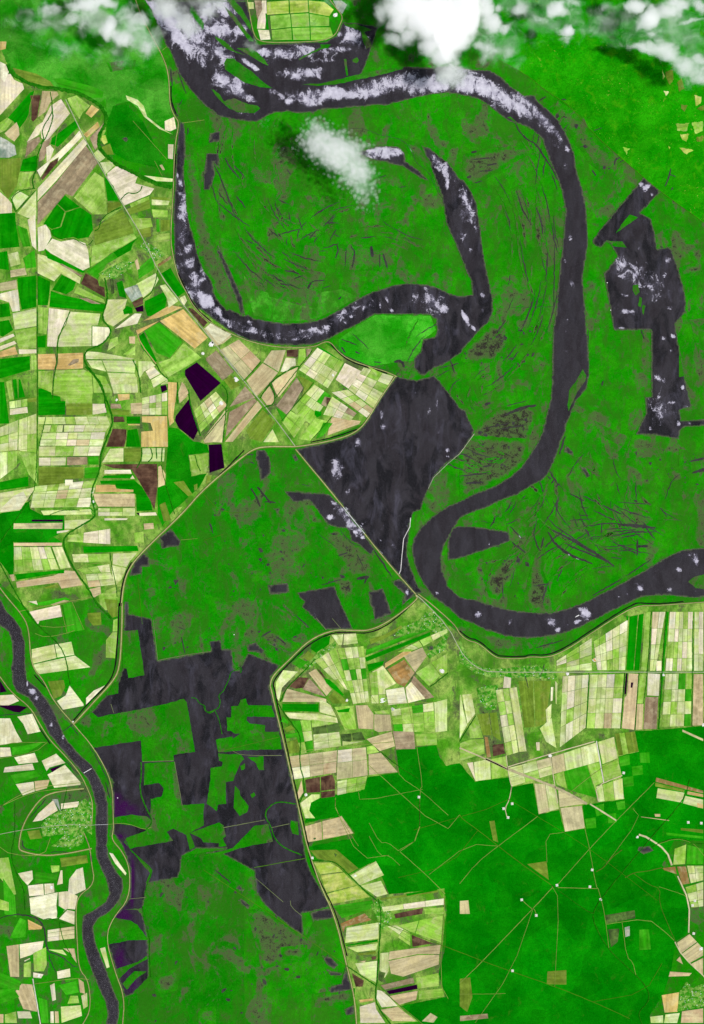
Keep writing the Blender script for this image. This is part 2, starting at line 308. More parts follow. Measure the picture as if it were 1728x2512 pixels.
FIELDS = [('A', 'in the upper left farmland', '''
W 0,500 70,480 95,520 150,545 160,580 0,755
W 0,400 40,420 60,470 30,540 0,500
a 0,270 45,270 40,320 0,330
g 50,770 200,600 230,590 195,690 190,760 130,840 85,790
b 197,622 268,620 245,768 217,797 205,780 207,690
y 275,592 375,597 385,620 330,670 300,730 247,768 270,650
l 0,800 48,765 85,790 40,850 0,870
y 30,870 110,795 125,830 130,880 95,925 50,895
x 0,890 50,915 100,950 110,1010 60,1030 0,1030
W 262,830 330,690 400,645 460,740 350,870 300,930 270,900
W 175,930 240,820 280,795 275,830 258,880
g 340,900 500,780 512,830 440,900 380,960 330,940
u 165,1030 180,922 258,890 268,920 230,970
u 252,1060 265,940 340,890 328,930 290,1040
W 303,960 330,945 355,975 330,1040 305,1060
b 268,1162 330,1060 385,1030 378,1062 280,1178
W 242,1112 330,1040 470,910 520,850 540,892 370,1062 385,1025 330,1058 265,1160
W 245,1312 247,1228 545,905 575,935 365,1185
u 245,1470 246,1318 365,1192 560,945 642,1062 475,1283 430,1266 360,1350
u 585,900 692,790 670,850 638,900 638,960 622,982
a 558,740 600,682 650,715 598,770
l 440,640 500,622 540,650 590,690 540,740 520,780 490,740 450,670
a 545,878 640,792 652,828 570,900
k 612,1000 640,975 690,1030 650,1060 630,1040
g 130,1120 150,1040 240,1012 243,1080 230,1118
o 0,1040 140,1027 125,1190 55,1300 0,1230
l 105,1250 127,1125 230,1117 192,1170 200,1220 110,1240
W 0,1250 58,1302 80,1330 80,1390 0,1395
k 72,1290 120,1242 190,1280 110,1372 87,1320
k 112,1392 238,1242 240,1430 180,1422
g 283,1462 372,1330 425,1380 395,1480 340,1495
g 375,1328 425,1272 525,1350 430,1380
g 432,1385 527,1352 600,1402 610,1500 580,1550 510,1560 480,1548 400,1562 342,1540 335,1500 400,1480
l 482,1290 620,1122 680,1162 690,1270 702,1400 605,1400
W 700,1130 760,1082 858,1130 900,1150 885,1195 1010,1230 980,1270 812,1343 740,1220 702,1160
g 682,1150 745,1215 775,1310 702,1313
o 702,1320 780,1317 798,1340 760,1360 702,1398
k 652,1060 730,1052 748,1080 690,1140
W 1075,790 1138,762 1153,840 1112,858 1077,850
W 1097,940 1135,942 1130,1040 1097,1035
y 1040,1078 1060,1072 1080,1110 1062,1112
k 820,620 900,650 940,690 962,760 1050,830 1130,880 1040,842 940,762 900,692 830,652
e 345,512 400,510 600,560 680,600 670,640 600,640 500,590 390,567
o 80,440 240,480 330,530 358,568 260,568 170,540 110,490
k 940,1145 1130,1165 1128,1188 1022,1183
o 815,1370 978,1300 985,1360 840,1405
k 990,1300 1110,1310 1100,1340 990,1340
l 990,1365 1098,1370 1095,1420 1000,1420
l 850,1425 985,1422 1000,1480 900,1500
e 660,665 690,640 700,720 640,660
v 665,885 690,880 705,930 680,945 660,915
o 660,960 720,935 745,1010 700,1010
'''), ('B', 'left of the oxbow lake', '''
W 246,420 300,400 328,440 338,482 290,570 250,578
W 342,492 400,512 480,497 560,522 578,570 588,680 540,703 330,588 292,555
g 292,560 330,592 560,708 542,720 310,622
k 246,592 290,602 395,650 530,748 523,790 400,722 355,773 246,720
u 390,660 405,655 545,735 530,745
g 340,828 405,727 500,775 480,828 435,858
b 560,717 640,762 650,800 683,810 690,880 527,788
l 502,800 680,890 690,918 600,888 482,848
g 0,330 103,322 105,380 120,480 130,548 0,560
W 180,370 233,332 240,570 210,540
e 107,402 180,430 203,545 150,548
g 0,582 50,572 63,700 0,692
k 52,592 120,577 138,660 70,678
e 150,622 228,562 238,680 172,690
t 67,700 165,682 178,730 70,748
g 115,747 238,732 240,940 142,960 117,820
g 246,732 330,772 328,830 315,930 246,928
g 332,832 420,862 690,922 680,973 322,940
u 515,880 575,882 660,920 600,918
W 0,852 118,822 133,965 82,972 60,910 0,890
t 0,782 110,760 115,820 0,838
k 82,980 240,947 240,1065 97,1088
l 97,1092 240,1068 240,1210 117,1200
l 250,940 318,942 318,1020 305,1118 250,1110
W 320,945 455,962 430,1050 380,1130 370,1200 308,1198 312,1082
k 457,968 658,982 640,1060 600,1062 600,1195 372,1200 385,1135 432,1052
g 246,1130 303,1122 300,1205 248,1205
W 603,1064 718,1072 720,1130 650,1190 603,1195
W 122,1215 240,1215 240,1242 125,1248
a 246,1247 360,1243 370,1300 355,1348 248,1348
a 378,1243 545,1236 545,1340 430,1348 365,1348 380,1300
u 440,1320 480,1280 518,1275 515,1300 460,1323
g 0,920 60,912 73,1000 0,1010
g 0,1032 60,1022 90,1090 20,1135 0,1128
W 0,1145 88,1112 100,1130 0,1175
W 0,1195 95,1160 112,1178 0,1225
a 0,1230 100,1195 118,1248 0,1270
g 0,1277 198,1257 200,1350 0,1408
l 203,1257 240,1252 240,1348 207,1348
k 557,1227 640,1232 880,1277 850,1283 562,1280
k 567,1287 665,1287 695,1362 600,1338
k 667,1287 770,1287 890,1290 880,1370 700,1362
k 700,1366 880,1373 890,1395 903,1498 742,1498
l 250,1357 352,1352 340,1500 250,1462
l 358,1352 550,1347 600,1372 608,1500 598,1590 430,1590 420,1540 345,1502
l 602,1372 688,1392 738,1500 690,1500 612,1500
g 250,1472 330,1462 340,1512 395,1522 400,1552 430,1552 430,1590 250,1590
l 602,540 878,462 895,490 740,578 660,640 592,678
o 612,428 800,302 868,420 875,458 620,538
l 705,330 790,298 640,400
e 562,708 740,582 880,500 908,480 870,528 858,570 700,658 640,758
g 740,582 880,500 905,485 868,528 855,570 770,618
l 642,720 758,642 778,720 720,748 682,778
d 720,755 742,752 750,850 728,858
k 887,790 1018,717 1038,760 1000,828 932,880 905,822
g 945,900 1078,837 1090,890 1078,960 1012,1000 962,1000 942,930
g 802,960 830,930 865,945 870,980 810,990
x 807,822 898,790 933,868 862,908
b 862,910 935,870 938,920 880,945
p 880,945 937,925 940,970 895,973
g 760,780 800,765 830,885 780,870
k 702,890 833,887 818,940 848,990 740,1068 702,1050 667,1010
W 750,1082 880,980 928,982 898,1050
a 890,1090 1040,1030 900,1120
a 935,1030 1110,925 1195,942 1040,1010
a 1042,1030 1198,952 1358,1140 1272,1213
e 942,1095 1040,1037 1193,1165 1110,1273 1022,1240
l 1112,1275 1200,1172 1318,1270 1100,1398 1032,1300
g 907,1130 940,1102 1028,1290 1010,1308 920,1200
g 1052,720 1115,682 1158,760 1213,838 1160,878
k 1042,800 1080,790 1168,900 1100,948 1090,882
k 1172,880 1208,862 1223,898 1200,938
b 1227,942 1260,950 1358,1040 1330,1073 1242,970
t 1332,1080 1365,1052 1518,1130 1460,1178 1402,1198
p 1285,1298 1445,1435 1310,1555 1207,1385 1207,1350
u 1342,1275 1412,1222 1528,1360 1452,1420
p 1047,1455 1085,1445 1095,1480 1057,1500
k 1050,1440 1095,1412 1100,1440 1050,1450
W 950,1360 1000,1322 1048,1375 980,1413
k 902,1292 990,1292 1018,1322 942,1360 907,1418
k 985,1415 1052,1378 1098,1410 1002,1468
a 1097,1432 1158,1442 1148,1560 1130,1590 1097,1590
y 1172,1500 1200,1432 1235,1500 1172,1558
y 842,1132 885,1130 883,1180 845,1178
l 720,1150 770,1130 775,1180 700,1230
l 800,1250 885,1190 885,1255
e 900,690 1000,600 1010,690 905,760
y 880,640 900,620 915,690 895,700
n 1030,660 1120,600 1120,625 1035,680
o 985,220 1110,225 1110,275 990,275
l 845,265 975,215 980,290 865,320
o 870,365 985,360 985,440 905,470
e 1020,365 1040,365 1045,450 1022,450
o 1050,370 1110,370 1110,440 1052,450
o 905,440 985,430 990,480 930,490
l 1000,470 1110,455 1110,510 1010,520
'''), ('C', 'along the winding bayou', '''
# kklkWk 2 3 0,395 122,345 115,545 0,555
# kl 2 1 0,558 115,548 112,650 0,735
# kl 2 2 125,345 238,305 240,560 120,545
# lk 2 1 120,550 240,565 243,765 190,705
g 0,750 185,714 190,780 0,808
k 0,822 188,792 243,780 180,868 130,938 0,953
W 10,918 95,838 155,810 178,858 140,928 0,948
l 37,97 78,82 88,180 95,215 62,215
g 82,82 110,78 120,205 98,213
g 122,80 135,80 168,198 124,205
g 0,97 30,97 63,370 0,373
# kl 3 1 60,227 180,207 182,258 64,272
W 65,275 180,260 185,300 65,315
o 177,207 240,197 240,228 182,233
g 250,242 428,232 428,313 250,318
o 432,237 603,237 603,313 432,316
W 605,240 685,240 698,298 605,313
# kklk 6 1 250,328 700,322 722,378 250,373
# kWkyWkkWykWl 5 2 270,430 690,425 670,515 262,515
# kWk 4 1 420,380 720,380 692,422 418,425
# kl 3 1 290,380 415,380 408,425 275,425
# klkW 4 1 255,518 668,518 650,580 255,583
# Wk 2 1 255,592 433,590 430,643 255,646
u 437,588 570,587 573,638 437,643
e 577,587 643,582 648,640 577,638
o 252,652 548,652 548,728 420,733 418,773 252,773
e 552,657 653,652 638,728 552,728
W 425,735 478,735 478,773 425,775
# klkWlkkyWkW 5 3 225,780 640,735 585,915 200,920
k 265,937 630,927 630,963 285,968
k 350,945 600,935 600,945 330,965
p 207,995 413,995 413,1010 207,1011
t 90,1020 412,1016 408,1058 88,1058
y 90,1148 408,1146 405,1168 90,1170
# klkWklWkl 5 2 92,1175 330,1175 385,1320 95,1338
k 340,1175 408,1172 465,1310 395,1320
W 372,1072 458,1062 440,1078 372,1088
k 422,1002 598,992 520,1058 422,1058
# lkW 3 1 445,1098 722,1055 722,1158 440,1140
g 542,1170 898,1166 908,1203 547,1216
# kl 2 1 470,1222 715,1217 718,1278 482,1275
k 737,1217 900,1210 850,1268 828,1308 737,1288
# lk 3 1 500,1320 715,1287 722,1340 560,1350
# kky 2 2 560,1352 724,1342 755,1420 580,1440
k 727,1292 828,1312 795,1388 760,1423 737,1388
l 642,1480 750,1467 773,1575 690,1590 652,1550
y 582,1450 658,1432 663,1480 612,1508
y 105,1402 350,1362 428,1327 490,1332 543,1425 402,1448 380,1408 112,1443
y 62,1356 92,1352 102,1395 80,1400
g 97,1352 422,1322 422,1348 340,1353 112,1393
o 282,1440 378,1412 388,1440 300,1448
e 182,1550 430,1502 468,1522 300,1558
# kklk 3 2 722,70 895,65 903,168 742,175
a 767,177 848,174 848,213 777,223
u 722,237 788,242 798,273 722,273
o 722,277 848,282 848,318 737,313
y 852,237 928,232 928,308 857,308
# kWkWkl 4 3 927,202 1093,165 1093,313 927,313
a 927,322 1093,320 1098,523 922,523 922,422 998,415 983,367 927,362
b 742,322 808,324 818,360 742,363
b 737,402 828,407 828,460 813,523 692,523
g 827,322 918,322 918,370 827,370
a 835,374 915,374 915,382 835,382
g 832,412 898,402 922,523 822,523
k 720,532 808,530 808,620 665,625
o 812,530 925,530 920,618 812,620
k 930,530 1078,528 1073,618 925,618
b 667,636 1028,632 1033,760 1018,880 1010,933 950,820 900,732 860,670 742,663
W 682,672 853,670 863,698 682,698
g 682,707 878,702 868,728 667,728
W 866,705 885,735 850,730
g 652,742 878,737 928,780 988,880 998,938 892,943 887,832 755,788 752,765 660,765
a 627,770 753,770 763,795 873,800 873,818 622,818
y 607,827 880,827 883,913 642,913 622,878
# klkWkk 3 2 642,922 883,920 883,973 642,973
W 682,987 838,987 828,1000 682,1003
W 907,952 1018,947 1028,970 912,973
p 887,952 913,952 912,973
y 1032,788 1032,652 1050,642 1083,700 1078,770
l 1232,577 1358,562 1363,640 1348,690 1257,713
p 1362,507 1448,502 1468,660 1367,693
p 1147,320 1240,202 1250,280 1298,410 1265,478 1167,400 1142,350
a 1097,97 1163,102 1148,210 1133,330 1138,360 1107,388 1097,320
# lkylkkWkl 4 3 1265,285 1410,160 1485,250 1310,430
y 1325,470 1468,285 1488,275 1458,488 1335,497
y 1172,240 1162,172 1190,92 1228,190
o 1132,752 1200,742 1258,830 1232,848
l 872,1082 938,1072 943,1148 882,1148
y 937,1022 1003,1017 1008,1058 942,1063
o 1265,770 1290,760 1290,800 1270,810
o 1350,710 1390,700 1370,750 1345,770
l 1150,920 1195,910 1165,950
o 1040,900 1080,880 1120,1000 1070,1010
'''), ('D', 'beside the small left river', '''
W 190,267 393,222 408,300 260,328 250,353
k 207,512 355,480 372,570 210,610
k 357,480 468,462 488,550 375,568
k 212,612 490,552 593,630 242,678
l 692,452 735,400 768,400 753,573 690,568
l 740,320 770,310 768,398 735,398
o 680,182 770,190 768,298 735,308 705,270
l 690,130 760,100 770,180 680,178
e 410,220 470,200 505,290 550,388 440,405
o 570,275 660,270 665,355 610,360 575,320
W 372,850 430,812 455,747 520,832 548,870 548,883 412,908
W 562,830 612,782 688,747 562,876
o 312,722 418,712 428,760 400,818 352,838
W 0,812 88,807 128,850 50,883 0,878
p 0,712 48,790 0,798
p 0,877 118,877 183,890 130,928 92,923 0,888
W 112,952 213,932 268,1050 182,1068 152,1000
W 0,962 68,962 108,1050 148,1118 0,1138
W 0,1152 68,1152 78,1210 0,1218
W 92,1217 228,1187 253,1250 122,1263
W 32,1282 213,1257 228,1300 22,1318
e 62,1332 233,1302 268,1340 102,1388
e 80,1150 290,1115 180,1190 80,1205
W 102,1392 222,1375 230,1440 150,1468
y 225,1372 328,1362 308,1420 232,1440
W 272,1240 368,1192 430,1255 325,1285 305,1310
W 332,1318 425,1265 528,1380 528,1398 355,1418 310,1330
p 327,1292 418,1262 342,1318
W 185,200 240,195 250,225
y 330,220 420,190 455,195 350,230
'''), ('E', 'around the lower left town', '''
W 212,278 250,222 350,132 380,202 275,268
x 340,127 380,127 398,210
W 397,157 518,142 508,180 400,195
o 177,337 258,327 278,385 197,393
o 392,512 568,492 578,545 402,573
W 117,612 213,592 218,650 182,693 142,650
l 0,512 58,507 108,750 92,753 0,642
W 397,592 410,592 412,680 372,690
W 452,650 500,587 543,572 562,718 442,775
W 182,692 285,680 290,755 192,763
W 290,680 353,677 358,738 292,752
W 192,772 380,735 370,820 380,905 292,917 202,878
W 382,735 440,728 510,760 492,850 440,845 385,890
W 440,850 490,860 488,948 385,910
a 182,912 278,960 273,978 187,983
# Wt 2 3 312,982 488,957 488,1038 312,1058
y 42,1087 125,1075 128,1290 67,1288
W 128,1075 288,1052 278,1110 200,1148 132,1170
l 217,1132 303,1092 308,1210 288,1253 222,1253
W 217,1257 288,1270 270,1298 217,1293
W 157,1182 198,1162 198,1172 162,1190
l 155,1200 205,1185 205,1290 155,1290
W 372,1252 458,1232 463,1288 377,1303
e 0,1257 138,1312 128,1378 0,1358
y 142,1332 213,1337 233,1430 248,1518 152,1498 102,1380
W 112,1512 198,1512 213,1560 120,1560
W 327,1342 358,1327 368,1438 342,1448
k 397,1482 528,1472 538,1543 402,1590
W 330,1512 352,1512 355,1590 330,1590
y 357,1512 383,1512 388,1590 360,1590
e 382,1342 498,1312 518,1390 432,1408
l 32,1532 108,1512 113,1590 32,1590
y 512,1297 548,1322 558,1400 522,1390
k 652,1102 688,1092 718,1225 697,1233
W 712,477 738,482 828,612 820,628 752,550
y 412,1102 488,1102 503,1200 452,1130
e 0,1370 90,1360 130,1420 0,1470
g 380,820 430,850 370,910
e 20,640 100,760 110,900 30,880
l 0,780 60,800 60,860 0,850
e 230,600 380,620 370,660 230,680
l 330,560 390,560 390,600 340,610
e 130,900 175,920 170,1030 60,1040
k 300,1110 410,1110 440,1150 330,1115
e 250,1420 310,1440 320,1590 270,1590
l 460,1410 510,1410 520,1460 440,1465
k 530,1410 570,1390 575,1480 545,1500
e 420,1300 500,1290 500,1310 430,1325
y 0,1530 25,1530 25,1590 0,1590
'''), ('F', 'inside the top ring levee', '''
v 412,12 555,2 558,88 412,98
q 432,102 565,92 572,178 440,192
q 442,196 573,182 578,260 448,264
v 560,2 680,2 686,80 564,88
v 684,2 790,12 850,62 820,108 690,84
q 568,92 686,86 692,174 576,178
q 690,88 820,112 820,170 696,174
q 578,182 692,178 696,260 584,261
q 696,178 828,178 848,240 798,264 700,262
u 330,2 378,2 385,60 350,130
W 380,2 410,2 413,80 402,190 347,188 352,132
W 352,192 428,197 438,258 372,263
g 402,87 413,87 428,193 410,193
k 282,12 326,14 330,60 295,60
x 842,2 900,2 938,30 905,93 870,60
'''), ('H', 'in the wedge below the oxbow', '''
W 12,545 45,512 188,580 100,655
# tyty 2 2 100,692 230,618 372,758 268,885
u 12,752 85,697 198,830 122,888
y 278,888 385,772 488,835 430,905 345,995
t 388,768 442,690 538,687 490,832
W 500,830 535,737 600,742 603,790 570,798 545,833
b 542,687 618,682 613,735 542,733
l 622,682 663,677 668,750 612,788
u 667,682 708,677 690,718 672,740
y 370,990 430,922 463,990 458,1043 412,1048
y 442,895 560,822 618,797 600,860 490,998 472,970
u 472,1052 608,865 650,935 550,1118
o 612,858 640,862 718,902 650,1008 632,1020 655,935
# WkklWklkkWkl 4 3 742,672 915,768 810,938 622,818
W 860,882 922,772 1035,828 945,942
# klkWklWlkkWklWkl 3 4 1045,800 1240,860 1115,1070 945,945
# klkyWuyk 4 2 940,945 1110,1075 1065,1130 835,965
# lkelkkll 3 3 722,912 832,985 700,1175 570,1080
# ll 2 2 565,1085 672,1140 590,1265 512,1160
l 722,1130 815,1152 705,1282 620,1270
u 790,990 835,1000 800,1060 765,1045
b 800,995 833,1003 802,1055
# kWuky 3 2 838,990 1000,1100 960,1150 780,1110
y 835,1125 1028,1150 1015,1172 805,1248
e 780,1160 845,1165 780,1250 730,1270
o 277,1212 385,1072 468,1160 380,1288 300,1268
k 387,1290 450,1202 493,1290
u 142,1258 167,1092 330,1002 350,1020
y 137,1288 352,1017 383,1060 190,1288
t 0,1288 138,1082 123,1293
u 168,1060 200,1012 270,922 338,1000
o 130,885 180,850 240,920 180,950
g 740,660 800,690 910,765 850,760 780,720
g 725,1080 770,1090 770,1115 740,1130 722,1110
l 1065,790 1150,830 1130,860
e 470,1060 540,1110 520,1160
'''), ('L', 'right of the canal levee', '''
k 470,460 520,382 618,392 512,498 492,588 472,560
b 557,490 610,427 688,432 650,500 600,505
u 690,435 768,520 798,558 642,508
y 682,400 733,372 838,510 802,553
b 735,365 770,395 800,440 780,430
g 782,432 820,442 865,480 918,545 905,552 860,520 800,470
# lklkkl 3 3 722,322 858,238 960,520 905,500
# lkklekkWlkke 4 5 872,240 1045,225 1080,590 975,605
y 512,590 542,502 800,570 803,593
g 512,602 750,602 753,658 512,648
k 517,657 750,665 870,692 878,728 562,698
k 755,562 828,610 868,688 757,658
o 812,560 860,507 950,602 842,602
g 865,645 958,627 948,658 880,660
t 990,612 1068,610 1110,668 1110,770 1010,765
t 1112,670 1218,672 1230,778 1140,788 1112,775
l 852,622 983,612 998,770 922,778
# elekle 2 3 575,712 698,708 718,908 638,932
l 702,702 860,728 705,758
d 710,762 800,742 808,795 718,800
d 805,742 880,732 898,775 812,792
# klkk 2 2 715,802 885,785 898,878 722,908
d 892,800 965,795 970,845 902,878
d 968,795 1030,782 1058,840 972,845
k 905,845 970,850 1050,845 905,878
# yttWtyt 3 2 558,945 872,905 865,1052 580,1098
# WttyWt 2 2 875,905 1060,885 1072,1070 868,1098
t 1075,930 1158,922 1268,1048 1078,1068
l 1062,882 1108,872 1148,918 1067,933
y 1060,832 1228,782 1250,880 1150,912
u 1232,780 1372,768 1382,898 1255,900
b 662,1097 760,1078 762,1180 672,1185
b 764,1078 840,1062 858,1105 858,1160 766,1172
b 764,1178 858,1166 858,1208 767,1220
# kl 3 2 872,1107 1068,1072 1050,1160 872,1200
k 630,1250 705,1192 758,1192 758,1218 702,1248 690,1300 730,1350 662,1350
y 658,1402 770,1370 775,1490 672,1508
y 773,1368 880,1342 900,1332 978,1448 778,1488
y 612,1180 638,1097 653,1180 620,1228
k 832,152 912,148 905,218 880,222
k 915,148 995,142 1008,208 910,220
a 1182,338 1338,238 1358,265 1180,373
n 1197,377 1310,312 1378,400 1310,493 1260,470
t 1302,288 1428,232 1458,290 1380,398
k 1100,392 1170,352 1258,470 1182,508 1092,498
W 1187,512 1308,492 1330,600 1205,612
W 1317,497 1368,442 1448,570 1330,600
u 1372,417 1508,560 1450,573 1352,460
l 1382,400 1480,335 1545,420 1470,488
l 1483,333 1590,272 1590,400 1548,415
g 1052,300 1480,132 1480,158 1062,330
g 1065,345 1180,320 1170,350 1078,395
# lkl 3 1 1262,265 1405,190 1430,228 1345,262
# lk 3 1 1408,188 1590,110 1590,140 1435,228
# lkekll 4 3 1222,642 1500,592 1510,790 1242,782
k 1503,592 1590,570 1590,780 1512,790
l 1382,800 1520,790 1525,870 1390,878
l 1110,650 1200,640 1215,668 1120,668
# lk 2 3 1082,400 1180,375 1190,600 1095,600
e 575,340 620,300 680,330 630,375
o 640,300 680,255 730,290 690,325
g 690,240 750,190 830,155 820,215 740,275
o 1080,180 1180,150 1290,90 1300,110 1180,180 1090,215
e 1060,250 1480,90 1480,120 1055,290
e 515,680 555,720 548,735 505,720
o 525,760 570,740 600,770 540,790
e 530,800 615,790 620,820 540,830
o 545,850 625,830 625,920 555,930
'''), ('M', 'below the big river bend', '''
# klkWlkkkWl 3 4 632,322 862,172 863,385 632,388
# lkWkllkWkkWkk 5 4 872,195 1098,52 1080,383 898,383
g 1107,32 1165,20 1135,385 1087,383
g 1168,20 1203,12 1173,385 1138,385
l 1212,2 1248,2 1228,385 1182,385
# tkWk 2 4 1258,2 1343,2 1278,388 1240,388
W 1282,322 1318,320 1318,388 1282,388
g 1352,2 1368,2 1340,300 1302,768 1292,768
# WkklWkWkklW 5 4 1372,2 1522,2 1518,388 1342,388
# kW 2 3 1532,2 1590,2 1590,388 1528,388
W 1532,132 1580,132 1580,263 1532,263
# kWklkWkk 4 4 672,422 843,412 823,758 652,888
# kkWlkyklk 4 4 852,412 1072,407 1048,763 828,763
g 1085,25 1105,30 1100,60 1090,60
p 1085,402 1098,402 1088,538 1074,543
y 1102,402 1168,407 1140,773 1057,763 1076,562 1090,545
p 1117,462 1135,462 1128,500 1115,498
l 1177,407 1223,407 1205,600 1158,600
y 1157,602 1200,602 1193,770 1147,773
W 1227,402 1308,407 1300,553 1222,548
u 1212,557 1298,557 1285,768 1197,768
# lkelkkekl 4 4 1342,407 1517,402 1508,748 1317,753
y 1527,407 1590,407 1590,743 1517,746
k 0,542 10,542 25,640 50,740 0,830
k 14,542 78,537 103,668 50,735
l 60,750 110,690 155,825 65,830
l 0,860 65,835 158,830 165,928 0,978
o 112,672 190,660 210,810 152,808
o 193,660 243,657 273,848 215,812
b 215,870 288,860 298,928 217,948
n 160,815 185,820 205,950 178,955
# klkkWlk 2 5 235,512 320,500 385,918 305,943
k 322,500 373,492 438,913 388,918
o 382,452 480,450 490,755 422,760
o 484,450 598,452 560,735 494,755
W 290,422 338,432 333,500 282,500
W 595,492 613,492 608,580 592,588
k 560,640 600,600 598,690 570,740
k 522,762 600,692 633,893 562,850
k 622,450 640,470 635,610 625,600
W 497,852 523,852 523,908 502,908
k 92,982 200,960 205,1095 102,1108
l 203,962 308,942 323,1073 207,1095
W 47,987 88,982 103,1105
# lktklk 3 2 312,1022 588,952 608,1062 340,1143
# tkt 3 1 598,950 898,852 918,978 612,1062
e 680,1035 830,998 900,1220 760,1180 705,1160
l 832,998 917,982 943,1113 890,1135 900,1215
l 612,1067 678,1038 702,1158 632,1130
k 902,850 1008,817 1033,958 932,998
l 927,1002 1033,962 1062,1078 942,1113
# klk 3 1 890,1142 1063,1087 1072,1223 907,1243
# tk 2 1 487,1122 618,1127 648,1288 515,1323
t 642,1162 738,1192 838,1250 800,1258 652,1278
t 657,1282 798,1267 818,1413 687,1438
# ol 4 1 1012,797 1143,782 1168,912 1037,943
e 1035,947 1108,932 1113,1000 1047,1013
e 1172,922 1238,917 1243,988 1177,988
e 1122,1012 1193,1002 1198,1063 1127,1073
e 1062,1082 1133,1072 1138,1138 1072,1148
e 877,1267 943,1252 943,1323 892,1338
e 817,1352 888,1342 893,1413 827,1418
e 962,1322 1023,1312 1023,1378 967,1383
e 1017,1242 1078,1232 1083,1288 1032,1298
n 1282,1082 1590,1168 1590,1188 1480,1163 1277,1112
o 1275,1115 1470,1165 1465,1180 1275,1142
k 1292,1152 1468,1182 1450,1248 1282,1218
k 1472,1202 1590,1227 1590,1288 1455,1252
a 1487,1172 1590,1192 1590,1213 1482,1193
a 1547,1247 1590,1257 1590,1283 1552,1280
o 1442,1412 1590,1422 1590,1448 1442,1428
t 1452,768 1590,830 1590,848 1452,785
y 1182,1337 1368,1360 1368,1368 1182,1342
y 1270,1320 1310,1320 1310,1340 1275,1340
'''), ('O', 'in the lower right forest', '''
l 1402,452 1480,422 1472,553 1392,558
e 1484,424 1590,452 1590,553 1478,552
n 1322,577 1408,567 1418,620 1332,592
n 1417,567 1478,567 1503,680 1450,688
# kl 2 2 1482,562 1590,562 1590,658 1507,678
# lk 2 3 1472,702 1590,667 1590,828 1512,838
t 1417,1065 1500,1007 1550,1060 1440,1140
t 1552,1062 1590,1105 1590,1150 1500,1200 1445,1140
y 1502,1207 1590,1162 1590,1278
a 1317,1407 1433,1387 1423,1518 1337,1523
y 1372,1252 1518,1262 1498,1283 1362,1288
y 1412,1180 1438,1152 1458,1208
y 1450,1512 1590,1492 1590,1590 1442,1590
k 1342,1532 1438,1522 1420,1590 1332,1590
k 1242,1547 1328,1537 1330,1590 1247,1590
t 0,792 58,787 68,878 0,878
o 437,552 568,532 583,658
d 947,885 1143,852 1148,905 957,943
d 967,977 1043,972 1033,1060 987,1098
x 1075,965 1110,955 1112,1020 1080,1030
o 572,1252 698,1242 698,1340 567,1338
o 192,272 228,267 253,413 217,398
u 2,1542 183,1527 188,1560 2,1578
e 1170,980 1235,975 1250,1110 1170,1115
e 1345,345 1590,370 1590,388 1350,365
o 0,1300 70,1290 85,1420 50,1520 0,1480
'''), ('G', 'in the upper right forest', '''
o 1340,470 1390,450 1400,520 1370,560 1350,520
o 1420,540 1450,500 1470,580 1430,600
v 1530,620 1580,630 1570,680 1540,690
o 1440,680 1490,690 1470,730 1445,710
l 1410,810 1500,800 1480,860 1420,850
v 1440,880 1500,870 1480,930 1450,910
l 1510,800 1590,790 1590,850 1540,880
o 1540,900 1590,880 1590,920 1550,930
v 1430,960 1530,980 1480,1010
l 1060,960 1110,970 1090,1010
v 1360,950 1375,960 1368,980
o 1580,690 1592,680 1592,720 1545,715
k 1330,590 1370,600 1345,630
l 1320,450 1340,500 1325,520
'''), ('N', 'by the lower centre levee', '''
v 717,542 820,542 880,572 912,602 760,620
v 762,625 915,605 948,642 1000,690 800,740
v 805,745 1003,692 1088,768 822,818
k 957,625 1125,532 1178,625 1020,690
k 1022,693 1158,660 1203,748 1132,768
o 692,462 868,457 1012,580 945,618 820,532 740,518
e 842,825 1098,787 1128,830 902,908
n 892,940 1050,872 1098,918 925,963 910,1000
k 932,967 1143,932 1143,1038 922,1068
g 922,1080 1138,1042 1138,1060 932,1088
k 937,1097 1138,1067 1128,1113 1002,1128
o 1005,1135 1125,1118 1125,1140 1010,1150
k 987,1200 1133,1182 1128,1328 1022,1270
b 967,1262 1048,1312 1038,1353 992,1353
# kWk 3 1 1162,832 1568,775 1568,818 1172,863
b 1242,877 1433,837 1428,878 1252,908
l 1437,842 1573,832 1568,878 1442,878
# lkkl 3 2 1167,962 1258,950 1348,1000 1350,1088 1157,1118
l 1262,952 1405,920 1378,1005 1350,995
l 1408,918 1562,887 1550,1065 1382,1005
b 1357,1012 1498,1070 1362,1093
y 1212,1122 1548,1077 1540,1140 1400,1140 1205,1180
y 1205,1184 1400,1144 1538,1144 1535,1208 1302,1288 1222,1268
k 1152,1132 1208,1127 1208,1250 1182,1298 1147,1240
u 1152,1342 1368,1292 1378,1328 1182,1373
p 1192,1380 1393,1337 1398,1368 1212,1403
l 1382,1292 1533,1262 1538,1348 1402,1366
y 1212,1412 1398,1377 1388,1438 1272,1473
l 1402,1377 1558,1362 1573,1418 1402,1438
W 1132,1372 1178,1382 1268,1478 1162,1488 1127,1430
W 1017,1482 1118,1452 1128,1500 1188,1590 1022,1590
y 1152,1502 1268,1482 1388,1578 1232,1578
t 1422,1578 1480,1522 1528,1550 1500,1588
o 1142,777 1528,717 1528,738 1152,788
a 1012,1437 1108,1427 1108,1443 1022,1458
g 1320,745 1525,712 1525,725 1325,762
d 1145,1250 1190,1260 1165,1325 1142,1310
b 1095,1155 1128,1152 1125,1175 1098,1178
y 1015,1190 1060,1180 1050,1195
''')]
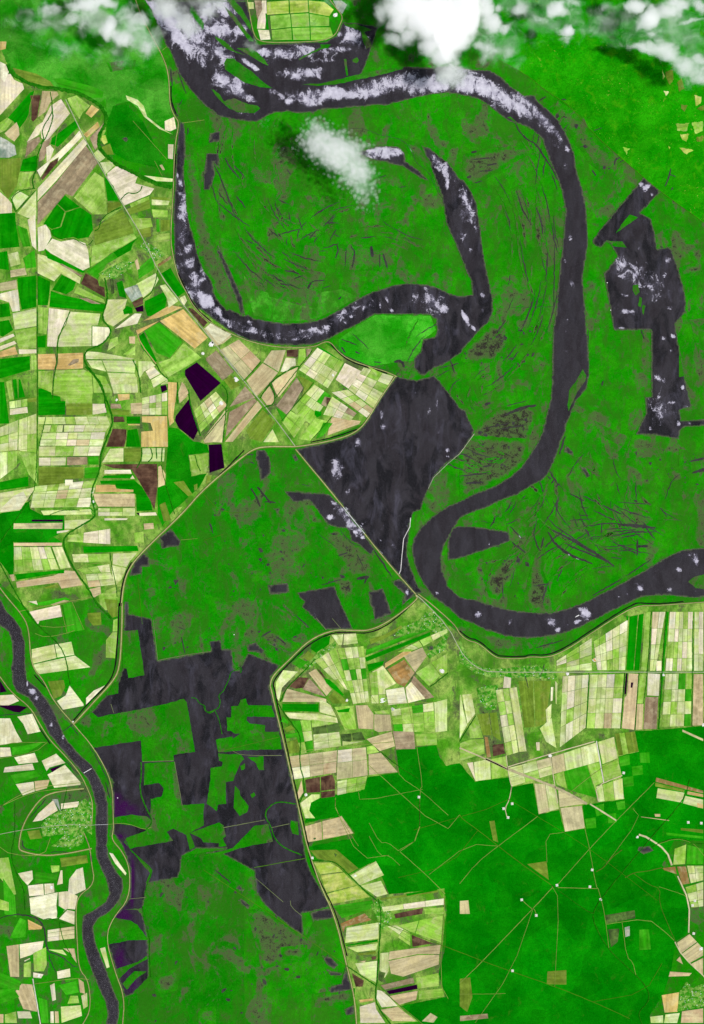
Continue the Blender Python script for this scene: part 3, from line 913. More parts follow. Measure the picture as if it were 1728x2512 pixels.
FARMLAND = ['A 0,230 50,420 110,500 230,565 520,610 620,660 690,730 690,860 640,950 750,1070 1010,1200 1125,1230 1120,1596 B 1130,600 1165,750 1260,930 1596,1150 H 200,590 330,640 640,670 790,640 880,705 960,758 1200,832 1250,862 1060,1160 720,1302 600,1318 330,1332 0,1590 C 1596,555 1200,945 960,1175 860,1285 810,1395 D 825,0 795,180 770,300 600,180 200,270 0,80',
            'L 450,420 700,180 850,125 1080,130 1320,0 J 1400,960 1596,1150 K 60,1260 120,1270 230,1365 580,1370 1150,1030 1596,1005 M 1596,745 1300,773 1010,797 1145,780 1168,914 1035,945 1075,1224 800,1264 820,1414 685,1440 650,1294 515,1325 480,1120 340,1145 325,1080 100,1110 0,990 L 1596,1020 1540,950 1520,875 1255,905 1275,1050 1070,1080 1020,1180 700,1240 660,1385 900,1330 985,1450 670,1510 640,1370 600,1200 530,880',
            'N 700,540 820,520 950,620 1120,530 1210,750 1570,710 1580,880 1560,1080 1535,1270 1580,1420 1280,1480 1400,1580 1200,1596 1000,1596 940,1200 860,900']
WOODS = [  # colour, colour, notes, wetness
    ('A 700,800 740,690 830,680 940,800 1040,1000 1070,1100 960,1080 830,1050 750,1000 700,900', (8, 128, 4), (34, 142, 16), 2, 'round wood with a small dark pond inside the old river scar'),
    ('C 1095,525 1100,395 1160,400 1265,485 1355,505 1365,560 1230,572 1250,715 1350,695 1300,790 1130,940 1060,1040 1030,960 1030,790 1085,770 1085,640', (10, 136, 4), (28, 154, 10), 2, 'wood wrapped round a light green clearing beside the long levee'),
    ('C 0,960 190,875 200,925 270,965 420,970 420,1070 350,1110 410,1145 90,1145 90,1390 60,1350 0,1270', (6, 124, 2), (18, 145, 8), 2, 'dark wood at the left edge around a cream field strip'),
    ('M 0,990 100,1110 325,1080 340,1145 480,1120 515,1325 650,1294 685,1440 820,1414 800,1264 1075,1224 1035,945 1168,914 1145,780 1300,773 1640,742 O 1640,400 1400,400 1320,560 1400,620 1500,820 1490,1000 1410,1060 1380,1250 1330,1400 1240,1540 1240,1640 N 1440,1610 1280,1478 1580,1420 1535,1270 1580,1080 1590,790 1570,712 1210,750 1125,532 1010,582 870,458 690,460 680,440 985,380 985,340 900,240 880,245 660,280 690,200 700,130 860,100 1020,75 L 1060,1140 1070,1080 1275,1050 1255,905 1385,885 1520,875 1540,950 1560,1010', (4, 128, 4), (14, 146, 6), 2, 'huge dark forest with pale tracks and well pads'),
    ('E 850,450 960,680 1165,640 1190,500 1480,450 1596,480 1596,1596 820,1596 820,1420 980,1290 930,850', (12, 134, 2), (28, 144, 8), 0, 'flooded lowland forest between the small river and the long levee'),
    ('D 1000,320 820,0 C 860,1290 960,1180 1200,950 1596,560 J 0,310 320,0 600,10 900,400 1200,850 1380,960 1200,1130 860,1190 460,1480 0,1500 D 1040,585', (12, 142, 2), (30, 152, 6), 0, 'spillway forest right of the long levee')]
WOODS += [('G 100,-60 240,380 440,490 560,590 720,690 880,880 1110,1080 1310,1250 1590,1450 1700,1500 1700,-60', (18, 148, 2), (40, 166, 8), 3, 'bright green upland forest in the upper right corner under the cloud bands'),
    ('A -30,230 50,420 110,500 230,565 520,610 620,660 690,730 700,800 760,680 850,660 950,760 1060,840 1130,880 1140,760 1105,680 1105,500 1070,380 1000,250 920,100 870,-40 -30,-40', (26, 146, 8), (86, 176, 52), 2, 'light green lowland wood in the upper left corner under thin cloud'),
    ('H 880,620 1000,530 1120,460 1480,465 1515,560 1430,620 1415,690 1370,760 1300,760 1100,795 950,740 880,690', (34, 164, 14), (84, 196, 50), 2, 'bright green bushy spit between the oxbow arms'),
    ('H 260,200 330,290 480,330 700,320 900,290 1000,340 860,430 740,480 620,500 480,500 400,480 330,460 280,330', (38, 156, 14), (86, 182, 50), 0, 'bright green shrubby bank inside the bottom of the oxbow')]
MARSH = [('A 1215,930 1250,920 1330,1240 B 1345,300 1400,500 1460,640 1540,800 1570,930 1480,960 1400,850 1330,700 1260,450 1205,60', .92), ('G 640,660 800,760 880,900 1080,1060 960,1160 840,1060 700,850 600,760', .78),
    ('G 20,1010 240,960 480,950 470,1000 250,1120 100,1210 20,1190', .98), ('G 330,1230 420,1200 480,1450 500,1596 440,1596', .95), ('G 490,1330 580,1300 600,1596 540,1596', .95),
    ('F 640,1260 860,1290 850,1310 780,1400 690,1320', .85), ('F 280,1050 480,1100 490,1250 300,1200', .8), ('F 1060,1120 1300,1130 1330,1250 1080,1230', .75), ('F 640,1560 840,1330 880,1400 720,1596', .92),
    ('F 1300,900 1420,940 1560,1150 1540,1260 1470,1100 1330,1000', .95), ('H 400,160 800,180 740,420 430,340', .82), ('H 840,0 1300,0 1250,180 860,160', .78),
    ('I 0,760 30,680 200,510 300,530 330,650 250,760 100,780', 1.05), ('I 340,470 490,460 480,530 380,610', .95), ('I 380,610 450,610 440,680', .9), ('I 390,780 470,780 480,820 400,820', .85),
    ('I 90,1190 250,1060 500,1040 500,1150 440,1300 460,1420 330,1500 0,1596 0,1390 60,1300', 1.05), ('K 0,-90 455,-60 440,90 330,190 0,340', 1.0), ('I 1130,1240 1300,1260 1230,1370 1070,1400', 1.0),
    ('I 1470,0 1596,0 1596,190 1440,220 1430,150 1530,120', 1.05), ('I 1500,490 1596,480 1596,570 1560,560 1560,720', 1.0), ('I 880,1150 1110,1260 1060,1320 910,1240', .85), ('I 700,1380 860,1390 950,1470 900,1500', 1.05),
    ('K 310,700 410,660 390,800 260,990 190,970 150,840', 1.05), ('K 460,800 540,570 560,640 550,800 630,1050 460,1070 420,960', 1.05), ('K 290,430 420,550 470,620 430,700 330,600', .95),
    ('K 0,1110 160,1190 420,1240 490,1300 250,1340 120,1230', .9), ('K 1060,0 1280,0 1250,60 1150,60', .95), ('K 1340,130 1420,110 1500,200 1400,260', .85), ('K 1430,0 1510,20 1510,170 1430,160', .85),
    ('J 400,530 680,530 720,690 640,640 610,870 440,830 360,680 430,640', .86), ('J 740,530 890,520 1110,690 1100,840 960,850 870,720', .95), ('J 840,840 990,840 990,960 900,1010', 1.05),
    ('J 190,820 440,800 640,900 500,970 400,900', .8), ('J 0,950 210,1000 210,1200 60,1060', .75), ('J 360,1210 430,1160 640,1290 560,1340 390,1270', 1.0), ('J 630,350 730,380 810,510 700,510', 1.0),
    ('J 210,60 330,20 340,110 220,130', .95), ('J 430,100 500,80 510,220 400,230', .82), ('J 520,220 720,200 800,290 540,270', .78), ('D 1070,290 1250,220 1290,300 1160,500 1230,550 1130,500', .92), ('D 930,60 1020,50 1010,130 950,130', .8),
    ('N 280,850 390,840 670,1020 730,910 760,1060 650,1190 380,1230', .95), ('N 710,1400 990,1360 980,1460 730,1490', 1.05), ('N 200,1220 310,1220 290,1300', .95), ('N 500,1090 680,1080 660,1180 510,1170', 1.05),
    ('E 990,1300 1180,1220 1160,1380 1050,1400', 1.0), ('E 1290,1490 1410,1480 1410,1596 1300,1596', .92), ('E 1290,700 1360,710 1370,880 1300,890', .78), ('E 690,1090 740,930 830,920 910,940 980,1050', .98),
    ('E 1050,240 1200,180 1240,260 1110,300', 1.0), ('E 1230,330 1310,300 1320,370 1240,400', .92), ('A 700,410 890,390 880,450 720,470', .8), ('D 880,905 930,900 940,1030 890,1030', .95)]
WATER = [  # name, notes, flags
    ('river', 'A 945,0 990,70 1040,180 1080,290 1110,330 1140,410 1170,480 1230,570 1290,640 1350,700 1430,760 1490,775 F 266,790 345,795 400,765 470,735 540,728 610,740 690,735 715,740 750,718 850,710 1000,700 1150,682 1180,690 1300,660 1440,625 1596,605 G 120,645 200,700 260,750 320,790 400,812 480,850 540,910 570,1000 600,1080 640,1170 670,1260 690,1380 680,1500 672,1596 I 655,130 640,290 630,430 612,530 605,700 603,880 595,1000 570,1090 545,1210 510,1290 460,1370 400,1450 K 330,185 240,240 110,290 0,345 J 1596,375 1500,440 1420,510 1370,590 1358,650 1365,720 1390,800 1430,880 1500,970 1596,1040 K 0,1110 80,1140 170,1185 300,1225 440,1240 560,1230 680,1205 770,1175 900,1110 1000,1060 1110,1005 1180,970 1280,960 1380,960 1500,975 1640,970 1640,640 1500,655 1440,665 1350,710 1200,800 1060,880 900,960 800,1010 700,1045 600,1070 480,1070 330,1055 220,1025 130,995 0,968 J 1596,900 1560,800 1550,720 1570,630 1596,590 K 0,460 60,425 180,385 270,340 380,300 460,250 540,205 580,165 590,140 640,30 I 655,1300 690,1220 700,1170 730,1100 760,1020 830,940 845,850 845,700 830,560 820,420 808,300 805,200 825,90 G 838,1590 830,1400 815,1290 790,1190 760,1100 750,1010 720,930 690,860 640,780 580,720 525,675 500,650 490,620 420,620 340,570 270,500 200,460 100,455 0,440 F 1640,430 1500,440 1310,435 1030,485 1060,420 1090,330 1140,175 1000,150 905,145 870,230 800,272 345,288 320,180 300,80 275,0', ''),
    ('river', 'D -20,340 60,400 80,470 85,560 75,640 85,740 110,790 190,830 230,890 270,960 320,1060 390,1150 470,1240 530,1310 580,1370 610,1450 625,1530 E 628,160 625,300 628,500 660,580 700,660 715,740 690,800 620,850 545,890 535,960 540,1050 570,1170 610,1270 650,1370 690,1450 705,1530 690,1610 765,1610 780,1520 775,1450 740,1370 700,1260 660,1160 620,1050 610,960 640,910 720,860 780,790 805,710 800,650 760,600 715,520 700,430 708,300 705,160 D 680,1420 650,1350 600,1270 500,1180 420,1080 385,990 350,910 300,830 240,760 175,710 165,590 165,470 140,380 100,320 50,270 -20,150', 'k'),
    ('oxbow_lake', 'A 1160,900 1175,800 1200,800 1210,880 1215,1000 1200,1100 B 1205,100 1215,200 1225,330 1245,420 1265,480 1290,590 1330,700 1380,760 1400,850 1430,900 1480,960 H 170,420 250,460 265,465 290,455 330,480 400,495 520,515 650,510 760,490 860,440 950,390 1020,345 1100,310 1220,270 1330,252 1430,258 1530,280 1596,315 I 0,335 80,330 75,240 40,170 0,60 G -90,1450 -110,1300 -190,1080 F 1480,1060 1440,1000 1420,950 1480,970 1540,1020 1596,1060 G 0,1165 30,1180 70,1240 110,1330 130,1450 I 148,0 150,30 170,140 195,250 215,350 220,430 195,500 130,560 60,640 0,715 H 1596,765 1560,790 1500,805 1440,855 1410,850 1370,800 1375,740 1420,690 1430,620 1510,600 1525,560 1515,490 1480,460 1300,455 1120,455 1060,490 980,535 900,570 820,615 770,635 700,655 600,660 470,655 370,642 280,620 190,575 130,535 60,485 0,435 B 1290,950 1245,880 1200,800 1160,720 1135,620 1140,500 1130,340 1140,200 1150,0', 's'),
    ('oxbow_lake', 'F 1000,1000 1060,975 1180,948 1270,958 1312,1000 1318,1052 1400,1108 1478,1185 1410,1158 1300,1088 1200,1062 1100,1042', ''),
    ('oxbow_lake', 'H 95,0 130,80 165,150 200,230 245,330 275,465 245,460 225,390 170,250 130,150 85,40', ''),
    ('flood_lake', 'H 1255,860 1300,870 1390,885 1500,855 1540,890 1596,960 I 0,1060 40,1090 95,1215 90,1240 0,1370 J 1590,95 1500,190 1470,260 1440,330 1420,400 1370,420 1345,500 1340,560 1330,640 1330,700 1360,800 1400,900 1440,950 1385,950 1270,820 1100,620 1050,555 915,385 600,5 H 720,1310 900,1270 1000,1225 1060,1165 1150,1010', 's'),
    ('flood_lake', 'J 525,275 720,290 820,300 850,330 910,380 960,450 1050,560 1120,660 1090,700 1030,640 960,600 940,525 880,520 810,500 740,400 690,340 585,355', ''),
    ('flood_lake', 'J 1225,870 1280,850 1385,950 1320,1000 1290,1030 1310,950 1260,910', ''),
    ('flood_lake', 'D 815,205 840,205 845,285 990,310 1030,585 1380,525 1365,460 1445,450 1450,510 1515,510 1520,590 1540,650 J 190,1420 230,1450 290,1335 500,1415 440,1490 430,1560 L 470,640 500,770 540,940 580,1120 620,1300 N 670,520 700,600 830,830 690,865 720,925 715,930 690,866 640,872 655,1025 560,960 400,820 345,740 330,600 280,570 130,490 0,480 E 1480,450 1280,450 1190,500 1180,590 1165,640 960,680 950,770 930,850 965,1040 975,1290 900,1390 815,1420 760,1250 690,1030 740,900 845,780 850,580 800,430 740,350 D 740,1596 735,1380 600,1140 490,1005 600,920 775,720 800,640', 's'),
    ('flood_lake', 'N 690,866 840,835 850,890 840,905 720,925', ''),
    ('flood_lake', 'G 868,1590 865,1570 940,1470 1130,1240 1200,1160 1315,1250 1180,1390 1250,1430 1275,1530 1285,1596 I 1290,30 1375,10 1430,170 1460,270 1480,380 1470,440 1410,520 1425,630 1460,790 1470,870 1515,1060 1440,1080 1445,1150 1640,1135 1640,1185 1470,1190 1440,1210 1430,1270 1270,1245 1150,1240 1215,1100 1210,995 1250,990 1248,560 1010,560 1000,530 985,430 960,300 940,190 1030,80 995,15 960,-20 920,20 890,10', 's'),
    ('swamp_lake', 'K 0,505 100,510 320,545 335,600 240,640 0,720 S 1113,1372 1099,1376 1098,1330 1110,1295', ''),
    ('flood_pool', 'J 415,890 550,875 562,940 430,960', ''), ('flood_pool', 'J 610,940 855,895 880,970 975,1180 800,1185 700,1090 640,1030 660,1000 630,980', ''),
    ('flood_pool', 'J 1075,935 1170,912 1230,1080 1150,1110 1115,1120 1100,1040 1085,1020', ''), ('flood_pool', 'J 455,390 500,390 490,425 475,420', ''),
    ('flood_pool', 'J 345,10 400,10 430,60 440,100 440,160 410,190 370,220 360,130 340,70', ''), ('flood_pool', 'J 275,1280 340,1265 395,1320 395,1340 290,1325', ''), ('flood_pool', 'J 415,1270 460,1260 520,1310 580,1330 560,1345', ''),
    ('flood_pool', 'J 520,1010 600,1085 590,1100 515,1030', ''), ('flood_pool', 'J 640,1130 690,1165 670,1170', ''), ('flood_pool', 'C 1045,1110 1120,1050 1180,1140 1170,1170 1055,1185', ''),
    ('flood_pool', 'C 840,1370 930,1350 930,1305 980,1305 970,1240 935,1215 880,1270', ''), ('flood_pool', 'N 770,1145 830,1160 880,1210 850,1240 800,1205', ''), ('flood_pool', 'N 785,1230 830,1250 910,1265 900,1280 830,1280', ''),
    ('flood_pool', 'N 810,1360 900,1330 925,1220 960,1340 970,1370 830,1395', ''), ('flood_pool', 'N 915,1500 980,1470 985,1535 930,1540', ''), ('flood_pool', 'N 210,710 230,690 270,715 250,735', ''), ('flood_pool', 'N 225,790 245,775 310,825 290,845', ''),
    ('flood_pool', 'F 40,870 105,855 108,925 33,932', ''), ('flood_pool', 'F 20,1000 95,1000 108,1050 105,1105 65,1060 75,1140 40,1240 0,1242 0,1150', ''), ('flood_pool', 'I 690,1310 740,1350 745,1385 680,1350', ''), ('flood_pool', 'I 785,1450 820,1455 855,1510 830,1525', ''),
    ('flood_pool', 'J 570,40 600,35 620,75 600,85', ''), ('flood_pool', 'A 825,895 840,910 825,930 795,905', ''), ('flood_pool', 'O 1170,440 1240,435 1265,465 1200,490 1160,460', ''), ('farm_pond', 'L 715,1480 730,1475 735,1485 718,1492', ''), ('farm_pond', 'J 1460,1295 1495,1285 1500,1310 1465,1315', '')]
ISLES = ['F 150,380 200,385 260,430 330,480 390,540 450,575 370,570 260,535 190,490 140,450 133,415', 'F 50,580 100,610 130,660 200,640 290,680 350,690 370,710 330,740 230,735 160,705 90,640',
    'F 215,315 300,310 350,340 400,390 425,430 370,405 290,355', 'F 75,235 140,270 200,330 280,360 215,345 150,320 80,255', 'F 135,40 200,100 260,180 330,270 300,270 230,180 160,90', 'F 150,0 200,0 250,60 310,160 305,200 260,130 190,50',
    'F 640,550 760,545 900,515 1060,470 1200,450 1300,435 1300,450 1150,490 980,525 860,550 740,562', 'F 760,290 830,290 810,315 770,320', 'F 915,385 930,385 945,495 932,495', 'F 970,390 1000,375 1015,395 1000,415 975,405', 'F 1020,180 1080,250 1100,300 1060,320 1035,250', 'F 910,150 1000,160 1100,195 1050,210 930,170', 'F 620,385 700,340 770,308 775,318 705,350 625,392',
    'A 1250,30 1290,90 1330,150 1330,195 1290,150 1240,80', 'G 310,765 330,760 380,800 350,790', 'I 805,810 825,850 820,890 770,960 710,1090 705,1050 715,950 760,890', 'I 1130,265 1165,260 1175,310 1150,335 1130,300', 'I 1170,340 1190,350 1185,410 1165,400', 'I 1195,390 1212,400 1200,460 1190,440',
    'K 1490,870 1530,840 1600,820 1600,920 1540,910', 'G 1165,1420 1110,1400 1060,1460 1020,1520 1050,1500', 'I 960,-30 1000,10 1090,20 1060,-20 1000,-20', 'I 1430,640 1465,860 1430,865 1432,760',
    'D 490,1005 600,925 640,955 880,910 1080,870 1200,835 1220,860 1275,1180 1135,1200 1135,1240 930,1248 920,1108 610,1155', 'D 945,1255 1140,1245 1185,1535 1335,1520 1330,1590 980,1596 990,1490 1060,1470 1070,1420 1040,1385 940,1400',
    'E 985,125 1180,165 1330,160 1330,300 1240,350 1275,440 1240,460 1215,360 1130,320 1090,340 1130,400 850,450 810,410 830,380 960,330 990,280', 'E 740,250 860,230 960,240 990,270 970,330 860,300 740,285', 'D 805,395 900,385 945,680 840,700 830,640 800,635', 'D 775,720 775,800 700,815 740,740',
    'D 1410,1105 1510,1090 1596,1150 1596,1170 1425,1185', 'L 80,835 190,815 190,830 240,800 200,795 180,780 155,780 150,690 180,690 180,620 225,615 240,575 275,570 290,610 445,615 465,690 285,685 280,710 300,730 400,740 400,785 490,785 500,820 510,900 250,905 190,910 100,920',
    'L 95,925 245,935 265,960 240,990 210,1060 195,1105 145,1115 145,1255 95,1260 85,1300 20,1255 45,1090 45,1020 120,1010 125,980 100,975', 'L 205,1135 235,1170 240,1200 295,1270 285,1310 235,1335 195,1280', 'E 1315,385 1240,350 1430,280 1460,300 1475,370 1455,385 1480,435 1430,440 1430,415 1330,410',
    'L 190,1545 330,1400 420,1385 455,1500 250,1540 100,1590 -30,1596', 'L 570,1365 615,1370 620,1460 580,1450 565,1400', 'L 285,950 390,945 395,1035 360,1035 340,990', 'L 240,1010 270,990 270,1025 245,1035', 'L 305,1195 330,1180 340,1200 315,1215',
    'E 850,450 930,530 995,590 990,620 965,675 950,680 980,610 920,540', 'E 740,900 850,920 900,950 970,1045 840,1050 700,1080 690,1030', 'N 850,480 870,490 860,505', 'E 750,1240 900,1190 960,1150 965,1170 850,1230 780,1300', 'E 800,1330 880,1250 960,1250 890,1300 830,1370', 'E 870,1390 970,1290 980,1320 910,1400', 'E 810,850 920,840 935,880 930,900 900,850']
SLOUGH = '''F 8 140,1030 170,1090 235,1165|F 6 200,1080 270,1160|F 7 60,1060 110,1150 140,1240 190,1355|F 7 215,1280 275,1355|F 6 100,1325 180,1395 300,1480|F 6 440,1510 490,1545|F 6 280,1565 320,1590|F 4 1225,1480 1330,1540 1430,1565|F 3 1170,1445 1220,1480|F 4 545,1105 570,1140|F 6 690,1555 740,1500|F 6 780,1480 860,1395|F 2 900,850 1000,835 1080,850 1180,890 1290,905 1360,980 1380,1060 1470,1120 1520,1240 1560,1300|F 5 1140,1155 1190,1145|F 4 1270,1218 1320,1220
G 9 350,780 390,860 440,910 500,940 550,1020 600,1090 640,1180|G 5 600,1130 640,1240|G 8 495,1350 530,1430 545,1530|G 5 540,1220 580,1360 590,1450|G 6 370,1240 410,1370 470,1470|G 8 1010,1080 1015,1040 1045,1025|G 5 1045,1060 1070,1045|G 4 875,855 930,835|G 8 1340,1215 1370,1150 1375,1100|G 5 1370,1140 1410,1150|G 7 520,660 560,630|G 9 865,1110 890,1150|G 8 180,1080 240,1065|G 12 50,1160 75,1150|G 6 100,1195 145,1180|G 12 75,995 110,990|G 6 80,1040 220,1030|G 6 130,1120 220,1110|G 6 665,645 695,650|G 7 1380,1240 1390,1220
H 6 520,95 600,130 680,165|H 5 510,50 560,80|H 9 530,165 620,190|H 9 500,255 560,270|H 12 680,285 700,250|H 6 700,250 735,235 790,235|H 4 780,285 830,270|H 8 880,360 900,340|H 8 870,0 880,40 860,90|H 5 930,20 925,140|H 8 965,10 990,60 970,150|H 16 1095,10 1100,80|H 5 1150,60 1150,150|H 9 1170,60 1200,155|H 6 900,620 1000,655|H 4 970,580 1080,680|H 9 900,670 925,705|H 9 990,700 1020,710|H 4 860,650 910,720 960,745 1100,800 1230,830|H 5 1110,765 1160,770|H 5 590,225 650,200|H 4 360,245 390,260|H 13 1240,765 1290,755 1310,800
I 5 620,0 615,400|I 6 840,560 835,800|I 16 300,1110 420,1060 500,1050|I 6 160,1200 330,1165|I 7 240,1210 440,1175|I 4 310,1050 440,1020|I 8 0,1510 190,1490|I 12 40,1560 150,1550|I 8 150,1450 210,1440|I 7 930,920 940,890|I 2 340,410 620,405|I 9 690,1250 650,1370|I 12 1500,1415 1640,1385|I 14 1520,1490 1640,1450|I 7 575,1510 595,1530|I 7 600,1560 620,1530|I 9 630,1580 655,1560|I 6 1185,560 1205,620|I 14 165,1045 200,1035|I 7 380,565 410,560|I 7 395,655 415,650|I 6 1310,10 1340,40
K 16 600,530 700,580 830,650 940,720 1010,770|K 14 575,545 620,620 720,700 870,750|K 7 570,450 640,520 760,600 900,690|K 4 610,340 660,450 740,540|K 9 720,640 860,690 960,740|K 6 690,620 800,670|K 6 480,540 500,620 520,670|K 8 550,580 530,650|K 7 330,510 410,590|K 8 340,610 430,680|K 6 810,510 950,490 1060,490|K 17 1030,495 1150,505 1280,520|K 5 950,530 1100,520|K 6 1000,545 1150,530|K 8 990,575 1120,545 1280,545|K 7 1050,585 1180,560|K 9 1160,590 1160,700|K 16 1160,640 1230,635|K 5 1040,670 1130,660|K 4 920,645 1140,630|K 5 990,710 1060,720|K 9 1140,340 1160,350|K 5 1030,350 1250,365|K 7 720,295 810,340|K 7 810,310 890,350|K 8 930,370 1060,430|K 4 790,380 840,390|K 4 780,435 840,440|K 6 480,900 580,885|K 6 1090,830 1250,725|K 7 870,960 1060,850|K 6 500,1300 680,1250|K 4 1340,330 1390,200 1440,170
J 6 45,490 60,555|J 9 310,260 345,320 370,380|J 10 350,250 400,310 440,360|J 8 400,350 470,350|J 3 640,235 690,245|J 3 750,560 860,640|J 8 1110,660 1230,840|J 4 890,530 960,620 1030,640|J 8 910,900 960,920|J 16 1000,850 1080,840|J 8 1050,880 1070,840|J 5 770,890 900,855|J 6 600,1090 690,1170|J 7 880,700 940,680|J 5 1000,690 1040,770|J 6 275,40 325,40|J 6 300,90 330,100|J 8 380,1230 440,1190|J 7 470,1225 540,1280
N 7 75,590 120,630 180,675|N 5 740,1150 750,1125|D 6 1185,430 1210,540|D 4 1165,370 1210,385|C 6 1370,1020 1390,1085|E 5 150,400 150,450 230,465|E 4 330,475 450,475|E 10 590,480 600,540|E 4 300,130 200,250|E 7 0,905 60,885 160,880 250,910 290,960 310,1110 330,1130 400,1150 480,1220 510,1225|E 4 320,1140 330,1180 370,1260|D 4 0,945 120,935 200,930|M 4 430,420 450,500|M 3 550,340 545,380 525,430|E 5 800,350 860,480|E 6 560,380 575,410|N 3 1400,0 1401,1
D 4 480,1000 410,1050|D 3 250,680 320,770|D 4 460,1000 515,1075|D 5 590,1150 650,1250 720,1390|D 4 430,1240 520,1330|D 3 280,1040 330,1100|A 7 1115,450 1125,560|A 8 1120,670 1140,730 1165,760|A 5 1165,470 1215,610|A 4 1170,690 1190,650|A 4 1180,820 1160,950|A 5 1230,835 1225,880|E 5 690,20 720,120'''
LEVEES = [  # notes, half width, label
    ('H 600,1318 400,1318 330,1333 260,1380 0,1594 C 1200,950 960,1178 860,1288 810,1398 790,1590 D 800,180 795,450 780,640 740,720 620,850 482,1000', 5.2, 'long pale levee curving along the west side of the dark spillway forest'),
    ('H 600,1318 720,1303 900,1263 1000,1218 1060,1158 1150,1005 1252,858', 4.4, 'levee curving round the bottom of the pale farm wedge'),
    ('J 600,5 700,125 800,245 912,384', 4.2, 'straight levee from the junction down to the white spillway gates'),
    ('J 1050,556 1150,680 1270,825 1385,952', 4.0, 'straight levee between the spillway gates and the river village'),
    ('J 1385,955 1400,985 1210,1130 1080,1190 980,1188 850,1182 690,1248 560,1378 445,1488 432,1560 L 435,480 470,640 530,880 600,1200 640,1370 670,1515 N 760,690 860,900 930,1200 985,1420 1000,1620', 4.6, 'long levee with a dark canal beside the pale eastern farmland'),
    ('J 1400,950 1480,1010 1640,1150 K 0,1212 60,1257 120,1267 230,1362 280,1371 420,1371 455,1358 580,1366 700,1312 850,1212 1000,1112 1150,1026 1280,1026 1480,1011 1640,1000', 3.2, 'thin pale levee following the outside of the big lower river bend'),
    ('A 880,-20 920,100 1000,250 1070,380 1105,500 1108,680 1140,760 1172,800 1140,950 1133,1250 B 1113,480 1128,600 1165,750 1222,850 1260,932 1370,1040 1500,1110 H 100,542 200,592 330,642 480,670 640,672 730,665 790,632 830,637 880,702 960,757 1100,802 1200,832 1262,862', 3.0, 'thin pale levee along the outer bank of the oxbow lake'),
    ('D 0,690 80,800 200,890 260,1000 330,1110 430,1210 530,1330 580,1440 603,1500 E 605,200 600,290', 3.0, 'levee on the left bank of the small river above the town'),
    ('E 550,350 590,450 597,540 622,680 510,760 495,860 505,1050 515,1240 580,1310 595,1500 540,1600', 2.8, 'levee on the left bank of the small river below the town'),
    ('D 0,110 60,190 140,280 190,370 203,620 290,720 350,850 480,1000 620,1160 735,1380 740,1596 E 742,330 727,390 800,470 850,580 845,780 740,900 690,1030 750,1250 815,1420 800,1620', 3.2, 'pale levee on the right bank of the small river'),
    ('E 550,60 330,85 250,140 150,290 120,440 140,470 290,500 450,482 600,450', 4.2, 'ring levee round the small town by the river'),
    ('F 280,-30 300,90 325,220 360,272 500,278 700,272 790,262 860,230 890,160 910,110 870,60 800,-30', 2.6, 'pale levee round the block of farmland at the top edge')]
CANALS = ['J 1385,992 1225,1140 1090,1206 980,1203 850,1198 700,1266 570,1390 462,1502 455,1560 L 458,480 490,640 545,890 620,1240 680,1500 N 700,560 780,700 872,890 935,1150', 'L 680,1500 690,1596', 'K 0,1190 60,1240 120,1248 235,1348 290,1358 430,1358 455,1344 575,1352 700,1295 850,1195 1000,1095 1140,1012 1180,1008 1300,1015 1460,1000', 'C 1596,545 1420,720', 'C 860,1275 800,1390 782,1590 D 780,180 770,450 755,640 710,740 580,860 480,980', 'H 1000,1205 860,1255 700,1290','D 260,1030 330,1130', 'H 830,650 900,725 970,770 1110,812 1200,842', 'B 1135,120 1150,-60', 'B 1165,720 1230,860 1280,950 1380,1035', 'D 225,680 300,760', 'A 1118,560 1118,660 1150,740']
